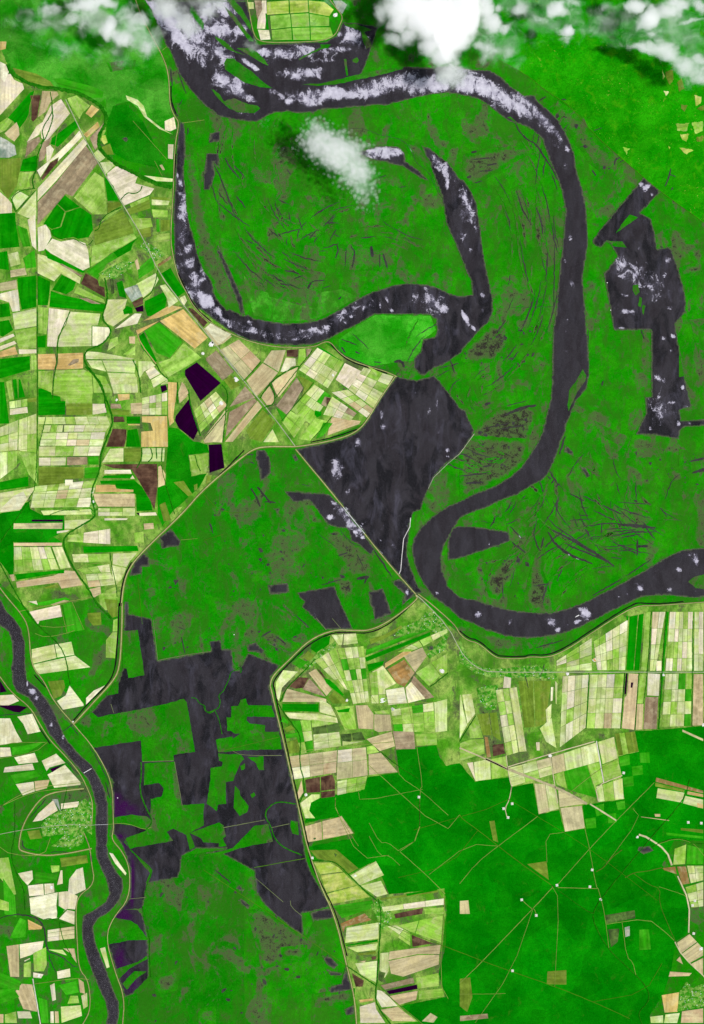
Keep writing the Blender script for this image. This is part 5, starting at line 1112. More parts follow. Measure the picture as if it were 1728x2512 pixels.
def blobs(s):
    out = []
    for ln in s.strip().split('\n'):
        for b in ln.split('|'):
            t = b.split(); x, y = one(t[0] + ' ' + t[1])
            rx, ry, an, am = map(float, t[2:]); out.append((x, y, rx / 2.66, ry / 2.66, math.radians(an), am))
    return out
def field_of(bl):
    def f(V, d):
        r = np.zeros(len(V))
        for x, y, rx, ry, an, am in bl:
            dx, dy = V[:, 0] - x, V[:, 1] - y; ca, sa = math.cos(an), math.sin(an)
            q = ((dx * ca + dy * sa) / rx) ** 2 + ((-dx * sa + dy * ca) / ry) ** 2
            r = np.maximum(r, am * np.exp(-(q / 2.1) ** 1.5))
        return r
    return f
FO, PU = field_of(blobs(HAZE_FOAM)), field_of(blobs(PURPLE))

# ------------------------------------------------------------------ the land
G1, G2 = alb(18, 146, 2), alb(44, 158, 10)
bm = bmesh.new()
for v in ((-9000, -9000), (9000, -9000), (9000, 9000), (-9000, 9000)): bm.verts.new((*v, 0))
bm.faces.new(bm.verts); me = bm_mesh('ground', bm); setcol(me, G1, G2)
tag(link('ground', me, M_GROUND), kind='structure')
for s in FARMLAND:
    tag(sheet('farmland', rough(pts(s), 1), .12, M_GROUND, alb(84, 164, 30), alb(170, 200, 96), 300, {}, .1), kind='structure')
for s, a, b, w, lab in WOODS:
    tag(sheet('forest', rough(pts(s), 1.6, 9), .26 if 'spillway' in lab or 'lowland' in lab else .34, M_UPLAND if w == 3 else M_DRYFOREST if w == 2 else M_FOREST, alb(*a), alb(*b), 300, {}, .3), lab, 'forest', kind='stuff')
for i, (s, w) in enumerate(MARSH):
    o = sheet('wetland', rough(pts(s), 2.5, 8), .38 + i * .002, M_FOREST, alb(18, 144, 2), alb(42, 156, 10), 9, {'wet': lambda V, d, w=w: np.clip(d / 15, 0, 1) ** .7 * w * 1.12})
    tag(o, kind='structure')
# ------------------------------------------------------------------ fields
def quad_cells(q, n, m):
    def at(u, v):
        a = [q[0][k] * (1 - u) + q[1][k] * u for k in (0, 1)]; b = [q[3][k] * (1 - u) + q[2][k] * u for k in (0, 1)]
        return (a[0] * (1 - v) + b[0] * v, a[1] * (1 - v) + b[1] * v)
    us = [0]; vs_ = [0]
    for k, L in ((n, us), (m, vs_)):
        ws = [random.uniform(.75, 1.25) for _ in range(k)]; t = sum(ws); s = 0
        for w in ws: s += w / t; L.append(s)
    for j in range(m):
        for i in range(n):
            yield [at(us[i], vs_[j]), at(us[i + 1], vs_[j]), at(us[i + 1], vs_[j + 1]), at(us[i], vs_[j + 1])]
F = []
for tile, region, txt in FIELDS:
    for ln in txt.strip().split('\n'):
        if ln[0] == '#':
            _, cols, n, m, rest = ln.split(None, 4)
            for i, c in enumerate(quad_cells(pts(rest, tile), int(n), int(m))):
                F.append([ccw(c), cols[i % len(cols)] if random.random() < .7 else random.choice(cols), region, .4])
        else:
            k, rest = ln.split(None, 1); F.append([ccw(pts(rest, tile)), k, region, .5])
for f in F: f.append(abs(area(f[0])))
order = sorted(range(len(F)), key=lambda i: -F[i][4])
def jit(c, s):
    k = 1 + s * random.uniform(-1, 1)
    return tuple(min(255, max(0, v * k * (1 + s * .35 * random.uniform(-1, 1)))) for v in c)
NF = 296
rest_bm = bmesh.new(); rest_uv = rest_bm.loops.layers.uv.new('uv'); rc1, rc2 = [], []
made = {}
for rank, i in enumerate(order):
    p, k, region, ins, ar = F[i]
    a, b, word = PAL[k]; s = .07 if k not in 'pg' else .05
    c1, c2 = alb(*jit(a, s)), alb(*jit(b, s))
    q = inset(p, ins)
    if area(q) < ar * .25: q = p
    if 'upper right' in region: q = rough(q, 2.6, 3.5, .16)
    # laid on one another from the largest to the smallest
    z = .46 + .0006 * rank
    ztop = z + .06
    if rank < NF:
        o = slab('crop_field', q, .3, ztop, M_FIELD, c1, c2)
        xs = [v[0] for v in p]; ys = [v[1] for v in p]
        L = max((math.hypot(p[j][0] - p[j - 1][0], p[j][1] - p[j - 1][1]), j) for j in range(len(p)))[0]
        asp = L * L / ar
        shape = 'wedge shaped' if len(p) == 3 else 'strip shaped' if asp > 4 else 'oblong' if asp > 1.9 and len(p) <= 5 else 'square' if len(p) == 4 else 'irregular'
        made.setdefault((region, word, shape), []).append((centroid(p)[0], o))
    else:
        fs = slab_bm(rest_bm, q, .3, ztop, rest_uv); rc1 += [c1] * len(fs); rc2 += [c2] * len(fs)
NUM = ['leftmost', 'second', 'third', 'fourth', 'fifth', 'sixth', 'seventh', 'eighth', 'ninth', 'tenth', 'eleventh', 'twelfth', 'thirteenth', 'fourteenth', 'fifteenth', 'sixteenth', 'seventeenth', 'eighteenth', 'nineteenth', 'twentieth']
for (region, word, shape), L in made.items():
    L.sort(key=lambda t: t[0])
    for j, (x, o) in enumerate(L):
        if len(L) == 1: lab = '%s %s field %s' % (word, shape, region)
        elif j == 0: lab = 'leftmost %s %s field %s' % (word, shape, region)
        elif j == len(L) - 1: lab = 'rightmost %s %s field %s' % (word, shape, region)
        else: lab = '%s %s %s field from the left %s' % (NUM[j] if j < 20 else str(j + 1) + 'th', word, shape, region)
        tag(o, lab, 'field', 'fields ' + region)
# the country goes on beyond the edges of the picture
for q0, n_, m_ in (('S -560,120 -3,120 -3,780 -560,820', 9, 9), ('S -560,825 -3,785 -3,1330 -560,1150', 9, 8), ('S -500,1640 -3,1640 -3,2512 -500,2512', 7, 10), ('S 1732,1490 2200,1440 2200,1780 1732,1780', 9, 5), ('S 1732,2080 2100,2080 2100,2500 1732,2512', 5, 6), ('S 30,2522 240,2522 240,2900 30,2900', 4, 5), ('S 560,2522 1000,2522 1000,2900 600,2900', 6, 5)):
    for c_ in quad_cells(pts(q0), n_, m_):
        k = random.choice('kkllWWtyegogg'); a, b_, _w = PAL[k]
        fs = slab_bm(rest_bm, inset(ccw(c_), .6), .3, .4, rest_uv); rc1 += [alb(*jit(a, .07))] * len(fs); rc2 += [alb(*jit(b_, .07))] * len(fs)
me = bm_mesh('small_fields', rest_bm)
if len(me.polygons):
    setcol(me, rc1, rc2); tag(link('small_fields', me, M_FIELD), 'many small garden and crop plots scattered between the larger fields', 'field', kind='stuff')
print('fields', len(F))
# ------------------------------------------------------------------ water
WATER += [('river', 'S 355,4 604,4 560,-200 600,-420 420,-440 330,-200', ''), ('river', 'S 1740,1342 1740,1466 1900,1440 2150,1400 2150,1270 1900,1310', ''), ('river', 'S -4,1466 -4,1530 -120,1440 -300,1400 -300,1330 -100,1370', 'k'), ('river', 'S 260,2512 288,2512 320,2640 370,2860 330,2870 280,2650', 'k'), ('flood_lake', 'S 1740,1026 1740,1045 1900,1060 1900,1020', '')]
for i, (name, s, fl) in enumerate(WATER):
    p = rough(pts(s), 1.2 if 'pool' in name else 1.6, 6)
    big = abs(area(p)) > 4000
    sp = 1.0 if 'k' in fl else .16; st = 1.0 if 's' in fl else .25
    o = sheet(name, p, .8 + i * .003, M_WATER, None, None, 4.6 if big else 7,
              {'haze_foam': FO, 'purple': PU, 'rim': lambda V, d: .8 * np.clip(1 - d / 2.6, 0, 1), 'shore': lambda V, d: np.clip(1 - d / (9 if big else 5), 0, 1) * (.9 if 'k' not in fl else .6), 'speck': lambda V, d, sp=sp: sp * np.clip(d / 9, 0, 1), 'streak': lambda V, d, st=st: st}, depth=.5)
    tag(o, kind='structure')
for i, s in enumerate(ISLES):
    p = rough(pts(s), 1.4, 5); o = slab('forest', p, .78, .98 + .002 * i, M_FOREST, alb(26, 132, 10), alb(62, 138, 38)) if i < 20 else slab('forest', p, .78, .98 + .002 * i, M_FOREST, alb(18, 140, 2), alb(40, 150, 10))
    x, y = centroid(p); o['kind'] = 'stuff'; o['category'] = 'forest'
    o['label'] = 'drowned green forest block standing in the dark flood water' if i > 20 else 'green forested island or bar in the dark river water'
    o['group'] = 'forest blocks in the flood' if i > 20 else 'forested islands'
def stroke(name, p, w, z, mat, cols, cols2=None, h=.12, jitter=0.0, taper=False, crown=False, seed=0):
    """a line of ground, water or foliage of width w with sloping sides"""
    def wf(i, n):
        k = 1.0
        if taper: k = max(.08, math.sin(math.pi * (i + .4) / (n - .2))) ** .6
        if jitter: k *= 1 + jitter * mnoise.noise((p[i][0] * .35, p[i][1] * .35, seed))
        return k
    prof = [(-w / 2, z - h), (-w / 2 * .8, z), (w / 2 * .8, z), (w / 2, z - h)]
    return ribbon(name, p, prof, cols, mat, wfun=wf, cols2=cols2)
i = 0
for ln in SLOUGH.strip().split('\n'):
    for t in ln.split('|'):
        tl, w, rest = t.split(None, 2); w = float(w) / 2.66 * 1.25
        p = rough(smooth(pts(rest, tl), 2), 1.5, 4, closed=False)
        L = [a for a in p]
        n = len(L); left, right = [], []
        for j in range(n):
            a = L[max(0, j - 1)]; b = L[min(n - 1, j + 1)]; d = (b[0] - a[0], b[1] - a[1]); l = math.hypot(*d) or 1
            k = w / 2 * (max(.1, math.sin(math.pi * (j + .4) / (n - .2))) ** .5) * (1 + .55 * mnoise.noise((L[j][0] * .25, L[j][1] * .25, 5)))
            k = max(.35, k); left.append((L[j][0] - d[1] / l * k, L[j][1] + d[0] / l * k)); right.append((L[j][0] + d[1] / l * k, L[j][1] - d[0] / l * k))
        nm = 'creek' if tl in 'DEM' else 'slough'
        o = sheet(nm, left + right[::-1], .62 if tl not in 'E' else 1.02, M_WATER, None, None, 8, {'haze_foam': FO, 'rim': lambda V, d, w=w: .12 * (d < .01), 'streak': lambda V, d: .3})
        o.location.z += .002 * i; i += 1
        tag(o, kind='structure')
# swales of the old meanders: broken arcs about the loops
def arc(cx, cy, r, a0, a1, ry=1.0, sp=0.0):
    n = max(4, int(abs(a1 - a0) * r / 260)); return [(cx + (r + sp * j / n) * math.cos(math.radians(a0 + (a1 - a0) * j / n)) - W / 2, H / 2 - (cy + (r + sp * j / n) * ry * math.sin(math.radians(a0 + (a1 - a0) * j / n)))) for j in range(n + 1)]
rs = random.Random(5)
for cx, cy, r0, r1, a0, a1, ry, cnt, sp in ((900, 420, 180, 380, 110, 185, 1.0, 26, 30), (1120, 620, 130, 300, -60, 60, 1.5, 24, 0), (1250, 1000, 60, 330, 150, 235, .8, 18, 40), (1700, 1100, 200, 420, 95, 165, .8, 26, -60), (1500, 1560, 150, 330, 195, 265, 1.0, 22, 30), (1180, 1180, 60, 210, 10, 80, 1.0, 14, 30), (830, 640, 60, 220, 200, 330, .6, 18, 60), (1250, 1060, 80, 200, 95, 160, .6, 16, 20), (1460, 500, 100, 200, 140, 220, 2.0, 12, 0)):
    for _ in range(int(cnt * 1.8)):
        a = rs.uniform(a0, a1); p = rough(arc(cx, cy, rs.uniform(r0, r1), a, a + rs.uniform(6, 24), ry, sp * rs.uniform(-.5, 1)), 2.2, 5, closed=False)
        sl_ = rs.random() < .45; w = rs.uniform(1.5, 4.0) if sl_ else rs.uniform(4, 10); n = len(p); lf, rt = [], []
        for j in range(n):
            u, v = p[max(0, j - 1)], p[min(n - 1, j + 1)]; dx, dy = v[0] - u[0], v[1] - u[1]; l = math.hypot(dx, dy) or 1
            k = max(.25, w / 2 * math.sin(math.pi * (j + .4) / (n - .2)) * (1 + .9 * mnoise.noise((p[j][0] * .2, p[j][1] * .2, 2))))
            lf.append((p[j][0] - dy / l * k, p[j][1] + dx / l * k)); rt.append((p[j][0] + dy / l * k, p[j][1] - dx / l * k))
        if sl_: o = sheet('slough', lf + rt[::-1], .60 + i * .0001, M_WATER, None, None, 9, {'rim': lambda V, d: .15 * (d < .01)})
        else: o = sheet('swale', lf + rt[::-1], .60 + i * .0001, M_FOREST, alb(18, 144, 2), alb(42, 156, 10), 2.5, {'wet': lambda V, d, w=w: np.clip(d / (w * .3), 0, 1) * 1.2})
        i += 1; tag(o, kind='structure')
# small ragged pools left among the flooded trees
for s, cnt in (('J 60,320 420,420 640,560 620,860 520,1000 420,1150 60,1180 0,700', 26), ('J 620,540 900,560 1080,760 820,880 640,820', 18), ('N -400,700 280,700 640,1000 900,1100 960,1500 300,1590 -460,1590', 46), ('N 260,820 640,1020 720,1180 420,1230', 22), ('J 340,1180 620,1230 520,1330 400,1300', 10), ('K 60,760 420,700 620,1040 200,980', 24), ('I 100,1200 480,1130 420,1420 0,1590', 26), ('I 0,680 480,500 480,800 60,780', 26), ('D 960,60 1596,40 1500,440 1050,560', 22), ('G 620,680 1040,1040 960,1160 640,780', 16), ('K 1060,0 1596,0 1590,260 1100,200', 20)):
    pg = ccw(pts(s)); k = 0
    while k < cnt:
        x, y = rs.uniform(min(q[0] for q in pg), max(q[0] for q in pg)), rs.uniform(min(q[1] for q in pg), max(q[1] for q in pg))
        if not pip(x, y, pg): continue
        k += 1; r_ = rs.uniform(1.2, 3.0) if rs.random() < .75 else rs.uniform(3, 7); an = rs.uniform(0, 3.1); el = rs.uniform(.35, .9)
        ol = []
        for j in range(14):
            a = j * math.pi / 7; rr = r_ * (1 + .75 * mnoise.noise((math.cos(a) * 1.3 + k * 7, math.sin(a) * 1.3, x)))
            u, v = rr * math.cos(a), rr * el * math.sin(a); ol.append((x + u * math.cos(an) - v * math.sin(an), y + u * math.sin(an) + v * math.cos(an)))
        o = sheet('flood_pool', ol, .66 + i * .0001, M_WATER, None, None, 9, {'rim': lambda V, d: .2 * (d < .01)}); i += 1; tag(o, kind='structure')
for s in CANALS:
    p = rough(smooth(pts(s), 2), .5, 6, closed=False)
    o = stroke('canal', p, 2.9, 1.0, M_PATH, [alb(28, 24, 22), alb(34, 22, 32), alb(28, 24, 22)], jitter=.35); tag(o, kind='structure')
# ------------------------------------------------------------------ roads, levees, tree lines
for w, k, s in ROADS:
    c = alb(*PALETTE_LINE[k]); p = rough(smooth(pts(s), 1), .45, 7, closed=False)
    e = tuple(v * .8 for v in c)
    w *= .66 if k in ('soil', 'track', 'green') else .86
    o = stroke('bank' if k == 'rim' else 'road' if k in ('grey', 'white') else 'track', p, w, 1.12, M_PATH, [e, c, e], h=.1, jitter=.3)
    tag(o, kind='structure')
for s in RAIL:
    o = stroke('railway', pts(s), 1.6, 1.15, M_PATH, [alb(110, 140, 60)] * 3); tag(o, kind='structure')
for s, w, lab in LEVEES:
    p = smooth(pts(s), 2); p = rough(p, .25, 8, closed=False)
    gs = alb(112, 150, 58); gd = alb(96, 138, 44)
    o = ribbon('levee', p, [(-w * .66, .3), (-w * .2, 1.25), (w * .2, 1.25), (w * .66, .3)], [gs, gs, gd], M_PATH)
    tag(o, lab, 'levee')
    ribbon('crown_track', p, [(-w * .22, 1.2), (-w * .17, 1.32), (w * .17, 1.32), (w * .22, 1.2)], [alb(204, 190, 140)] * 3, M_PATH, parent=o)
for k, (w, s, lab) in enumerate(TREELINES):
    p = rough(smooth(pts(s), 2), .8, 2.2, closed=False); w *= 1.0
    bm = bmesh.new(); c = (p[len(p) // 2][0], p[len(p) // 2][1], 0); cl = []
    bm.loops.layers.uv.new('uv')
    n = len(p); rows = []
    half = [-.5, -.36, -.12, .12, .36, .5]; ht = [.3, 1.25, 1.6, 1.55, 1.2, .3]
    for i in range(n):
        a = p[max(0, i - 1)]; b = p[min(n - 1, i + 1)]; d = (b[0] - a[0], b[1] - a[1]); l = math.hypot(*d) or 1
        r = []
        for h_, z in zip(half, ht):
            kk = w * h_ * (1 + .7 * mnoise.noise((p[i][0] * .22, p[i][1] * .22, h_ * 9 + k)))
            r.append(bm.verts.new((p[i][0] - d[1] / l * kk - c[0], p[i][1] + d[0] / l * kk - c[1], z + (random.uniform(-.25, .25) if z > 1 else 0))))
        rows.append(r)
    for i in range(n - 1):
        for j in range(5): bm.faces.new((rows[i][j], rows[i][j + 1], rows[i + 1][j + 1], rows[i + 1][j]))
    if sum(f.normal.z for f in bm.faces) == 0: bm.normal_update()
    if sum(f.normal.z for f in bm.faces) < 0: bmesh.ops.reverse_faces(bm, faces=bm.faces)
    me = bm_mesh('tree_line', bm); setcol(me, alb(22, 112, 8), alb(48, 132, 20))
    tag(link('tree_line', me, M_TREES, loc=c), lab, 'tree line')
# ------------------------------------------------------------------ buildings
def box_bm(bm, c, s, rz=0):
    ca, sa = math.cos(rz), math.sin(rz); vs_ = []
    for z in (-1, 1):
        for x, y in ((-1, -1), (1, -1), (1, 1), (-1, 1)):
            px, py = x * s[0] / 2, y * s[1] / 2
            vs_.append(bm.verts.new((c[0] + px * ca - py * sa, c[1] + px * sa + py * ca, c[2] + z * s[2] / 2)))
    for f in ((3, 2, 1, 0), (4, 5, 6, 7), (0, 1, 5, 4), (1, 2, 6, 5), (2, 3, 7, 6), (3, 0, 4, 7)): bm.faces.new([vs_[i] for i in f])
def part(name, mat, parent, *boxes):
    bm = bmesh.new()
    for c, s, r in boxes: box_bm(bm, c, s, r)
    return link(name, bm_mesh(name, bm), mat, parent=parent)
def gable(name, L, Wd, e, r, mat, parent=None, over=.06, z0=0):
    bm = bmesh.new(); a, b = L / 2 + over, Wd / 2 + over
    v = [bm.verts.new(q) for q in ((-a, -b, e), (a, -b, e), (a, b, e), (-a, b, e), (-a, 0, r), (a, 0, r))]
    for f in ((0, 1, 5, 4), (2, 3, 4, 5), (0, 4, 3), (1, 2, 5), (3, 2, 1, 0)): bm.faces.new([v[i] for i in f])
    return link(name, bm_mesh(name, bm), mat, parent=parent)
def house_mesh(L, Wd, e, r):
    bm = bmesh.new(); a, b = L / 2, Wd / 2
    v = [bm.verts.new(q) for q in ((-a, -b, 0), (a, -b, 0), (a, b, 0), (-a, b, 0), (-a, -b, e), (a, -b, e), (a, b, e), (-a, b, e), (-a, 0, r), (a, 0, r))]
    for f in ((0, 1, 5, 4), (2, 3, 7, 6)): bm.faces.new([v[i] for i in f])
    for f in ((1, 2, 6, 9, 5), (3, 0, 4, 8, 7)): bm.faces.new([v[i] for i in f])
    for f in ((4, 5, 9, 8), (6, 7, 8, 9)): bm.faces.new([v[i] for i in f]).material_index = 1
    return bm_mesh('house', bm)
HM = []
for L, Wd, rm in ((1.5, 1.1, M_WHITE), (1.2, 1.0, M_WHITE), (2.1, 1.4, M_WHITE), (1.5, 1.2, M_GREYROOF)):
    m_ = house_mesh(L, Wd, .35, .65); m_.materials.append(M_WALL); m_.materials.append(rm); HM.append(m_)
for s, n, lab, grp in TOWNS:
    p = ccw(pts(s)); tg = slab('town_ground', rough(p, 3, 5), .3, .70, M_TOWN, alb(56, 150, 22), alb(140, 184, 84)); tag(tg, kind='structure')
    xs = [q[0] for q in p]; ys = [q[1] for q in p]; k = 0; t = 0; got = []
    while k < n and t < 8000:
        t += 1; x, y = random.uniform(min(xs), max(xs)), random.uniform(min(ys), max(ys))
        if not pip(x, y, p) or any(abs(x - a) + abs(y - b) < 3.2 for a, b in got): continue
        got.append((x, y)); k += 1
        o = link('house', HM[random.choice((0, 0, 1, 1, 2, 3))], loc=(x, y, .69)); o.rotation_euler.z = math.radians(random.choice((8, 98, 5, 40)))
        tag(o, lab, 'house', grp)
for s, size, an, n, lab, rf in YARDS:
    x, y = one(s); size *= .8 if size > 9 else .9
    root = link('farm_shed' if size < 9 else 'works', None, loc=(x, y, .62)); root.rotation_euler.z = math.radians(an)
    tag(root, lab, 'shed' if size < 9 else 'works', 'white sheds and works')
    bm = bmesh.new(); pp = [(size / 2 * math.cos(t) * (1 + .25 * random.uniform(-1, 1)) * 1.1, size / 2 * math.sin(t) * (1 + .25 * random.uniform(-1, 1))) for t in [j * math.pi / 5 for j in range(10)]]
    slab_bm(bm, pp, -.3, .1); link('yard', bm_mesh('yard', bm), M_GRAVEL, parent=root)
    for j in range(n):
        L, Wd = size * random.uniform(.42, .6), size * .62 / max(2, n)
        oy = (j - (n - 1) / 2) * size * .78 / max(1, n)
        h_ = part('hall', M_WALL, root, ((0, 0, .35), (L, Wd, .6), 0)); h_.location = (random.uniform(-.12, .12) * size, oy, .05)
        gable('roof', L, Wd, .655, .95, {'w': M_WHITE, 'g': M_GREYROOF, 'o': M_RUST}[rf], parent=h_)
for s, lab in PADS:
    x, y = one(s); root = link('well_pad', None, loc=(x, y, 1.0)); root.rotation_euler.z = math.radians(random.uniform(-12, 12)); tag(root, lab, 'well pad', 'well pads in the forest')
    part('gravel_pad', M_GRAVEL, root, ((0, 0, 0), (6.0, 6.0, .3), 0))
    part('wellhead', M_STEEL, root, ((.5, .3, .35), (.5, .5, .4), 0), ((.5, .3, .6), (.25, .25, .3), 0))
    part('storage_tank', M_GREYROOF, root, ((-1.4, -1.2, .4), (.9, .9, .5), .4), ((-1.4, .1, .4), (.9, .9, .5), .4))
# spillway gates, dikes, bridges, barges
a, b = one('J 912,384'), one('J 1050,556'); L = math.hypot(b[0] - a[0], b[1] - a[1]); an = math.atan2(b[1] - a[1], b[0] - a[0])
root = link('spillway_dam', None, loc=((a[0] + b[0]) / 2, (a[1] + b[1]) / 2, .8)); root.rotation_euler.z = an
tag(root, 'long grey spillway dam with white water foaming below its gates', 'dam')
part('deck', M_CONC, root, ((0, 0, .85), (L, 1.3, .25), 0)); part('sill', plain('dark_sill', (.12, .12, .13)), root, ((0, 0, -.1), (L, 2.4, .5), 0))
pr = part('pier', M_CONC, root, ((0, 0, 0), (.5, 2.1, .9), 0)); gt = part('gate', M_STEEL, root, ((0, 0, 0), (1.6, .25, .7), 0)); ng = 26
for j in range(ng):
    for src, dx, dz in ((pr, 0, .3), (gt, L / ng / 2, .4)):
        o = src if j == 0 else src.copy()
        if j: col0.objects.link(o)
        o.location = (-L / 2 + (j + .3) * L / ng + dx, .6 if src is gt else 0, dz)
for s, w, lab, c in (('J 1350,452 1346,510 1305,590 1294,700 1286,795 1275,820', 1.9, 'bright white rock dike bending down the middle of the triangular flood lake', (238, 236, 232)), ('I 95,1235 0,1365 J 1598,95 1500,190 1466,262', 1.2, 'thin pale dike along the right shore of the triangular flood lake', (196, 192, 178))):
    p = rough(pts(s), .25, 4, closed=False); o = stroke('rock_dike', p, w, 1.35, M_PATH, [alb(*c)] * 3, h=.6, jitter=.2); tag(o, lab, 'dike')
for s1, s2, nm, lab, w in (('D 548,1320', 'D 598,1291', 'swing_bridge', 'bright white bridge crossing the small river above the town', 1.3), ('E 624,296', 'E 706,293', 'rail_bridge', 'thin grey bridge crossing the small river at the town', .8)):
    a, b = one(s1), one(s2); L = math.hypot(b[0] - a[0], b[1] - a[1]); root = link(nm, None, loc=((a[0] + b[0]) / 2, (a[1] + b[1]) / 2, 1.0)); root.rotation_euler.z = math.atan2(b[1] - a[1], b[0] - a[0])
    tag(root, lab, 'bridge'); mt = M_WHITE if 'white' in lab else M_STEEL
    part('deck', mt, root, ((0, 0, .5), (L, w, .15), 0))
    for sgn in (-1, 1): part('truss', mt, root, ((0, sgn * w * .45, .8), (L * .8, .12, .1), 0), *[((L * .8 * (j / 8 - .5), sgn * w * .45, .68), (.15, .1, .3), 0) for j in range(9)])
    for j in (-1, 0, 1): part('pier', M_CONC, root, ((j * L * .3, 0, .1), (.7, w * .9, .7), 0))
for s, an, ln_, wd, lab in (('M 767,30', 27, 11, 2.6, 'big white barge tow with a towboat in the lower river bend'), ('A 1082,52', -62, 18, 1.0, 'long thin pale barge tow in the clouded river at the top')):
    x, y = one(s); root = link('barge_tow', None, loc=(x, y, 1.0)); root.rotation_euler.z = math.radians(an); tag(root, lab, 'barge')
    for j in range(3):
        h_ = part('barge', M_CONC, root, ((0, 0, .1), (ln_ * .24, wd * .8, .4), 0)); h_.location = (ln_ * (.12 + .26 * (j - 1)), 0, 0)
        part('cover', M_WHITE, h_, ((0, 0, .35), (ln_ * .22, wd * .68, .12), 0))
    h_ = part('towboat', M_WHITE, root, ((0, 0, .15), (ln_ * .16, wd * .55, .5), 0)); h_.location = (-ln_ * .42, 0, 0); part('cabin', M_WHITE, h_, ((0, 0, .6), (ln_ * .07, wd * .35, .4), 0))
for s, lab in (('I 963,249', 'upper white storage tank on the left shore of the long flood lake'), ('I 985,428', 'lower white storage tank on the left shore of the long flood lake'), ('J 199,1215', 'lone white storage tank in the spillway forest'), ('D 769,1482', 'white storage tank in the purple stained water by the small river levee')):
    x, y = one(s); bm = bmesh.new(); bmesh.ops.create_cone(bm, cap_ends=True, segments=20, radius1=1.1, radius2=1.1, depth=.9)
    bmesh.ops.create_cone(bm, cap_ends=True, segments=20, radius1=1.15, radius2=.1, depth=.3, matrix=__import__('mathutils').Matrix.Translation((0, 0, .6)))
    tag(link('storage_tank', bm_mesh('storage_tank', bm), M_WHITE, loc=(x, y, 1.4)), lab, 'tank')
# ------------------------------------------------------------------ clouds
CLOUDS = [
    ('dense', 'F 1330,40 170 110 0 1.1|F 1500,100 200 170 0 1.5|F 1600,220 150 160 0 1.3|G 20,80 120 190 0 1.3|F 1270,130 90 90 0 .8|F 1340,230 90 80 -40 .6|F 1560,360 110 80 0 .95|F 1600,470 110 80 0 .6|F 1470,300 80 90 0 .8|F 1640,500 120 90 0 .55|F 1250,260 90 60 -40 .5|G 180,330 90 90 0 .5|F 1160,90 60 110 0 .5', 26, .10, 'huge dense white cloud at the top centre of the picture'),
    ('cells', 'F 880,1000 210 150 -35 1.1|F 760,930 140 140 0 1.0|F 990,1120 130 140 -50 1.0|F 1050,1300 110 90 -40 .45|F 730,830 90 70 0 .75|F 660,900 80 110 0 .5|F 1060,1220 120 90 -40 .6|F 1060,960 150 40 -10 .5|F 500,990 60 90 0 .16|F 420,800 90 60 0 .14', 22, .075, 'bubbly white cloud inside the oxbow loop with a dark shadow on its left'),
    ('wisp', 'G 220,150 80 90 0 .8|G 170,40 60 90 0 .9|G 290,190 60 40 0 .6|G 260,60 40 50 0 .5|G 380,60 60 80 -60 .55|G 130,300 60 50 0 .5|G 330,340 60 60 0 .3', 16, .06, 'ragged white cloud patches just right of the dense top cloud'),
    ('wisp', 'G 700,200 55 50 0 1.3|G 640,60 70 60 0 .9|G 700,260 60 40 0 .5|G 520,110 110 30 -30 .35|G 860,200 130 60 -20 .3|G 740,20 80 40 0 .5', 16, .08, 'small bright round cloud over the upper right forest'),
    ('wisp', 'G 1150,30 70 60 0 .9|G 1250,120 80 90 -40 .95|G 1340,80 120 60 0 .7|G 1420,30 120 60 0 .65|G 1560,30 70 60 0 .6|G 1500,140 120 26 15 .6|G 1270,220 70 60 0 .5|G 1190,150 60 70 0 .5|G 960,40 60 50 0 .45', 18, .06, 'torn white cloud at the top right corner of the picture'),
    ('wisp', 'G 1230,315 160 44 -8 .8|G 1370,340 120 70 -20 .9|G 1470,430 130 80 -30 .75|G 1570,500 100 70 0 .6|G 1560,390 80 50 0 .6|G 1300,270 60 30 0 .5', 16, .05, 'long soft white cloud band at the upper right edge'),
    ('wisp', 'A 560,30 150 60 0 .9|A 720,180 60 90 -30 1.0|A 800,250 70 60 -20 .8|A 660,20 120 50 0 .9|A 890,140 100 80 0 .6|A 330,60 120 80 0 .4|A 500,130 120 70 0 .5|A 950,300 60 90 -40 .5|A 820,90 100 80 0 .5|A 690,330 120 40 -30 .25|A 280,150 80 60 0 .25|A 380,340 120 30 -30 .22|A 900,560 100 40 -10 .14', 16, .06, 'thin feathery white cloud over the upper left woods'),
    ('veil', 'A 300,120 260 130 10 .34|A 620,120 240 130 -20 .5|A 860,200 160 150 -40 .5|A 420,330 260 80 -20 .26|A 760,360 200 90 -20 .22|A 980,260 90 160 -30 .4', 14, .035, 'broad milky veil of cloud over the upper left woods'),
    ('veil', 'G 250,240 260 200 -20 .34|G 620,130 260 130 0 .36|G 1000,160 260 150 0 .34|G 1400,200 260 190 -20 .42|G 1540,420 150 160 -30 .42|G 420,40 200 100 0 .4', 14, .03, 'broad milky veil of cloud over the upper right forest'),
    ('veil', 'A 1100,50 150 90 -40 .7|A 1220,160 120 70 -40 .6|A 1380,30 180 60 0 .6|F 30,70 90 80 0 .6|F 370,40 60 40 0 .2|F 320,300 60 50 -20 .4', 14, .045, 'thin milky cloud over the river at the top'),
    ('wisp', 'F 640,10 100 60 0 .3|F 720,160 60 40 0 .28|F 790,20 60 40 0 .4|F 900,30 60 40 0 .4', 12, .03, 'faint cloud over the farmland at the top edge')]
